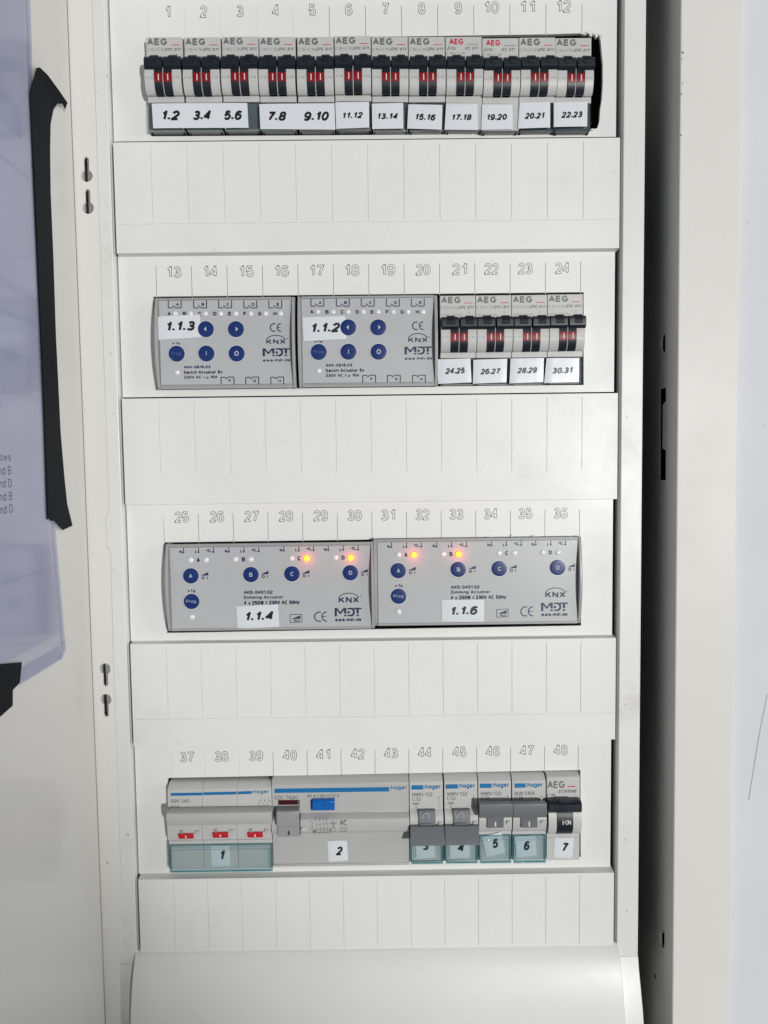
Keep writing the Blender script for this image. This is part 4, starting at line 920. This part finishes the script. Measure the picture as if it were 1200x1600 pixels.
mb = MB(); mb.tbox(km, 'EC91ENB', 865, 963, 288, 304, HT, M['gink'], shear=.35, bold=.02); mb.tbox(km, 'C25', 806, 851, 309, 332, HT, M['ink']); mb.tbox(km, '))', 935, 962, 313, 330, HT, M['pale']); mb.tbox(km, '4500', 810, 850, 336, 346, HT, M['pale']); mb.build('lettering', t, smooth=False)
sticker(km, [(845, 543), (950, 543), (940, 655), (838, 650)], [('7', 887, 920, 572, 620, 0)], t, h=HH + .25)

# ================================================================== DOCUMENT POCKET AND TAPE ON THE DOOR
XD = -136.8
def door_poly(mb, pts, x0, x1, m):                        # pts of (h,z); plate lying on the door
    n = len(pts); a = sum(pts[i][0] * pts[(i + 1) % n][1] - pts[(i + 1) % n][0] * pts[i][1] for i in range(n))
    vs = [(x1, h, z) for h, z in pts] + [(x0, h, z) for h, z in pts]
    mb.add(vs, [tuple(range(n)), tuple(range(2 * n - 1, n - 1, -1))] + [(i, n + i, n + (i + 1) % n, (i + 1) % n) for i in range(n)], m)
t = thing('document_pocket', 'lavender clear plastic document pocket holding a printed sheet, taped to the open door', 'document pocket', XD, 150, -303)
out = [(61.2, 160), (61.8, -40), (62.5, -60), (57.5, -250), (52.0, -300.5), (56, -303.6), (235, -303.0), (235, 160)]
mb = MB(); door_poly(mb, out, XD + .75, XD + .95, M['sleeve']); fixed(mb.build('plastic_sleeve', t, smooth=False))
mb = MB()
for a, b in zip(out[:6], out[1:6]):                       # welded seam round the rim
    door_poly(mb, [a, b, (b[0] + 3.0, b[1]), (a[0] + 3.0, a[1])], XD + .15, XD + .72, M['sleeve'])
door_poly(mb, [(56, -303.5), (235, -303), (235, -297), (58, -297.5)], XD + .15, XD + .72, M['sleeve'])
fixed(mb.build('welded_seam', t, smooth=False))
mb = MB(); door_poly(mb, [(66, 150), (66.5, -60), (63, -250), (58, -292), (230, -292), (230, 150)], XD + .2, XD + .4, M['sheet']); sh = fixed(mb.build('paper_sheet', t, smooth=False))
mb = MB()
def door_text(s, h_end, z, w, hg, m):                     # reads from deep (left) to near the board (right)
    tmp = MB(); tmp.text(s, 0, 0, w, hg, 0, m, bold=.01)
    mb.add([(XD + .46 + hh, h_end + w / 2 - x, z + zz) for x, hh, zz in tmp.v], tmp.f, m)
door_text('windows', 94.5, -215.5, 19, 3.0, M['sheetink'])
for s, z in (('and B', -220.6), ('and D', -225.4), ('and B', -230.3), ('and D', -235.1)): door_text(s, 94.6, z, 12.5, 3.4, M['sheetink'])
door_text('n', 101.0, -196.5, 2.4, 2.6, M['sheetink'])
mb.build('print', sh, smooth=False)
mb = MB()
for z0, z1, h0, h1 in ((-78, -90, 74, 200), (-102, -104, 68, 200), (-160, -162, 68, 200), (-175, -192, 74, 100), (-148, -152, 68, 200), (-262, -263, 62, 200)):
    door_poly(mb, [(h0, z0), (h1, z0), (h1, z1), (h0, z1)], XD + .4, XD + .44, M['sheetpale'])
fixed(mb.build('table_print', sh, smooth=False))
def tape(name, pts, lift, label):
    bm = bmesh.new(); vs = [bm.verts.new((XD + 1.0 + l, -h, z)) for (h, z), l in zip(pts, lift)]
    ed = [bm.edges.new((vs[i], vs[(i + 1) % len(vs)])) for i in range(len(vs))]
    bmesh.ops.triangle_fill(bm, edges=ed, use_beauty=True, normal=(1, 0, 0))
    mbb = MB(); bm.verts.index_update(); n = len(vs); base = [(v.co.x, -v.co.y, v.co.z) for v in bm.verts]
    mbb.add(base + [(x + .35, h, z) for x, h, z in base], [tuple(v.index for v in f.verts) for f in bm.faces] + [tuple(v.index + n for v in f.verts) for f in bm.faces] + [(i, (i + 1) % n, n + (i + 1) % n, n + i) for i in range(n)], M['tape'])
    bm.free()
    if name == 'tape_strip' and len(pts) > 12:
        mbb2 = MB(); door_poly(mbb2, [(57.2, -96), (66.0, -94), (65.8, -138), (65.6, -198), (66.2, -239), (58.2, -240), (57.6, -198), (58.0, -150)], XD + 1.3, XD + 1.55, M['tape'])  # extra layer added so its edge draws a highlight down the tape
        o = fixed(mbb.build(name)); fixed(mbb2.build('highlight_edge_layer', o)); return tag(o, label, 'tape', 'black tape holding the pocket')
    return tag(fixed(mbb.build(name)), label, 'tape', 'black tape holding the pocket')
tape('tape_strip', [(56.1, -53.3), (59, -55), (66.3, -68.3), (66.2, -92.2), (65.9, -138.1), (65.7, -198.3), (66.5, -241.6), (64, -241.2), (62.8, -242.4), (59.0, -242.6), (56, -244.6), (51, -247.4), (47.5, -247.0), (40.6, -246.3), (45.6, -236), (47.5, -224), (49.6, -205), (50.6, -161.6), (50.0, -128.7), (50.2, -102), (49.0, -84), (47.4, -72.5), (43.6, -64.5), (40, -60.6), (35, -58.6), (33.6, -60.0), (31.2, -56.4), (38, -55.3), (50, -53.6)],
     [0] * 23 + [.4, .8, 1.2, 1.3, 1.2, .8, .3][:6], 'long vertical strip of black tape with a folded top corner along the document pocket')
tape('tape_strip', [(130, -287), (94.6, -294.9), (95.5, -298), (96.9, -302.2), (102.7, -303.4), (103.4, -309.2), (130, -312)], [0] * 7, 'short torn piece of black tape over the bottom edge of the document pocket')
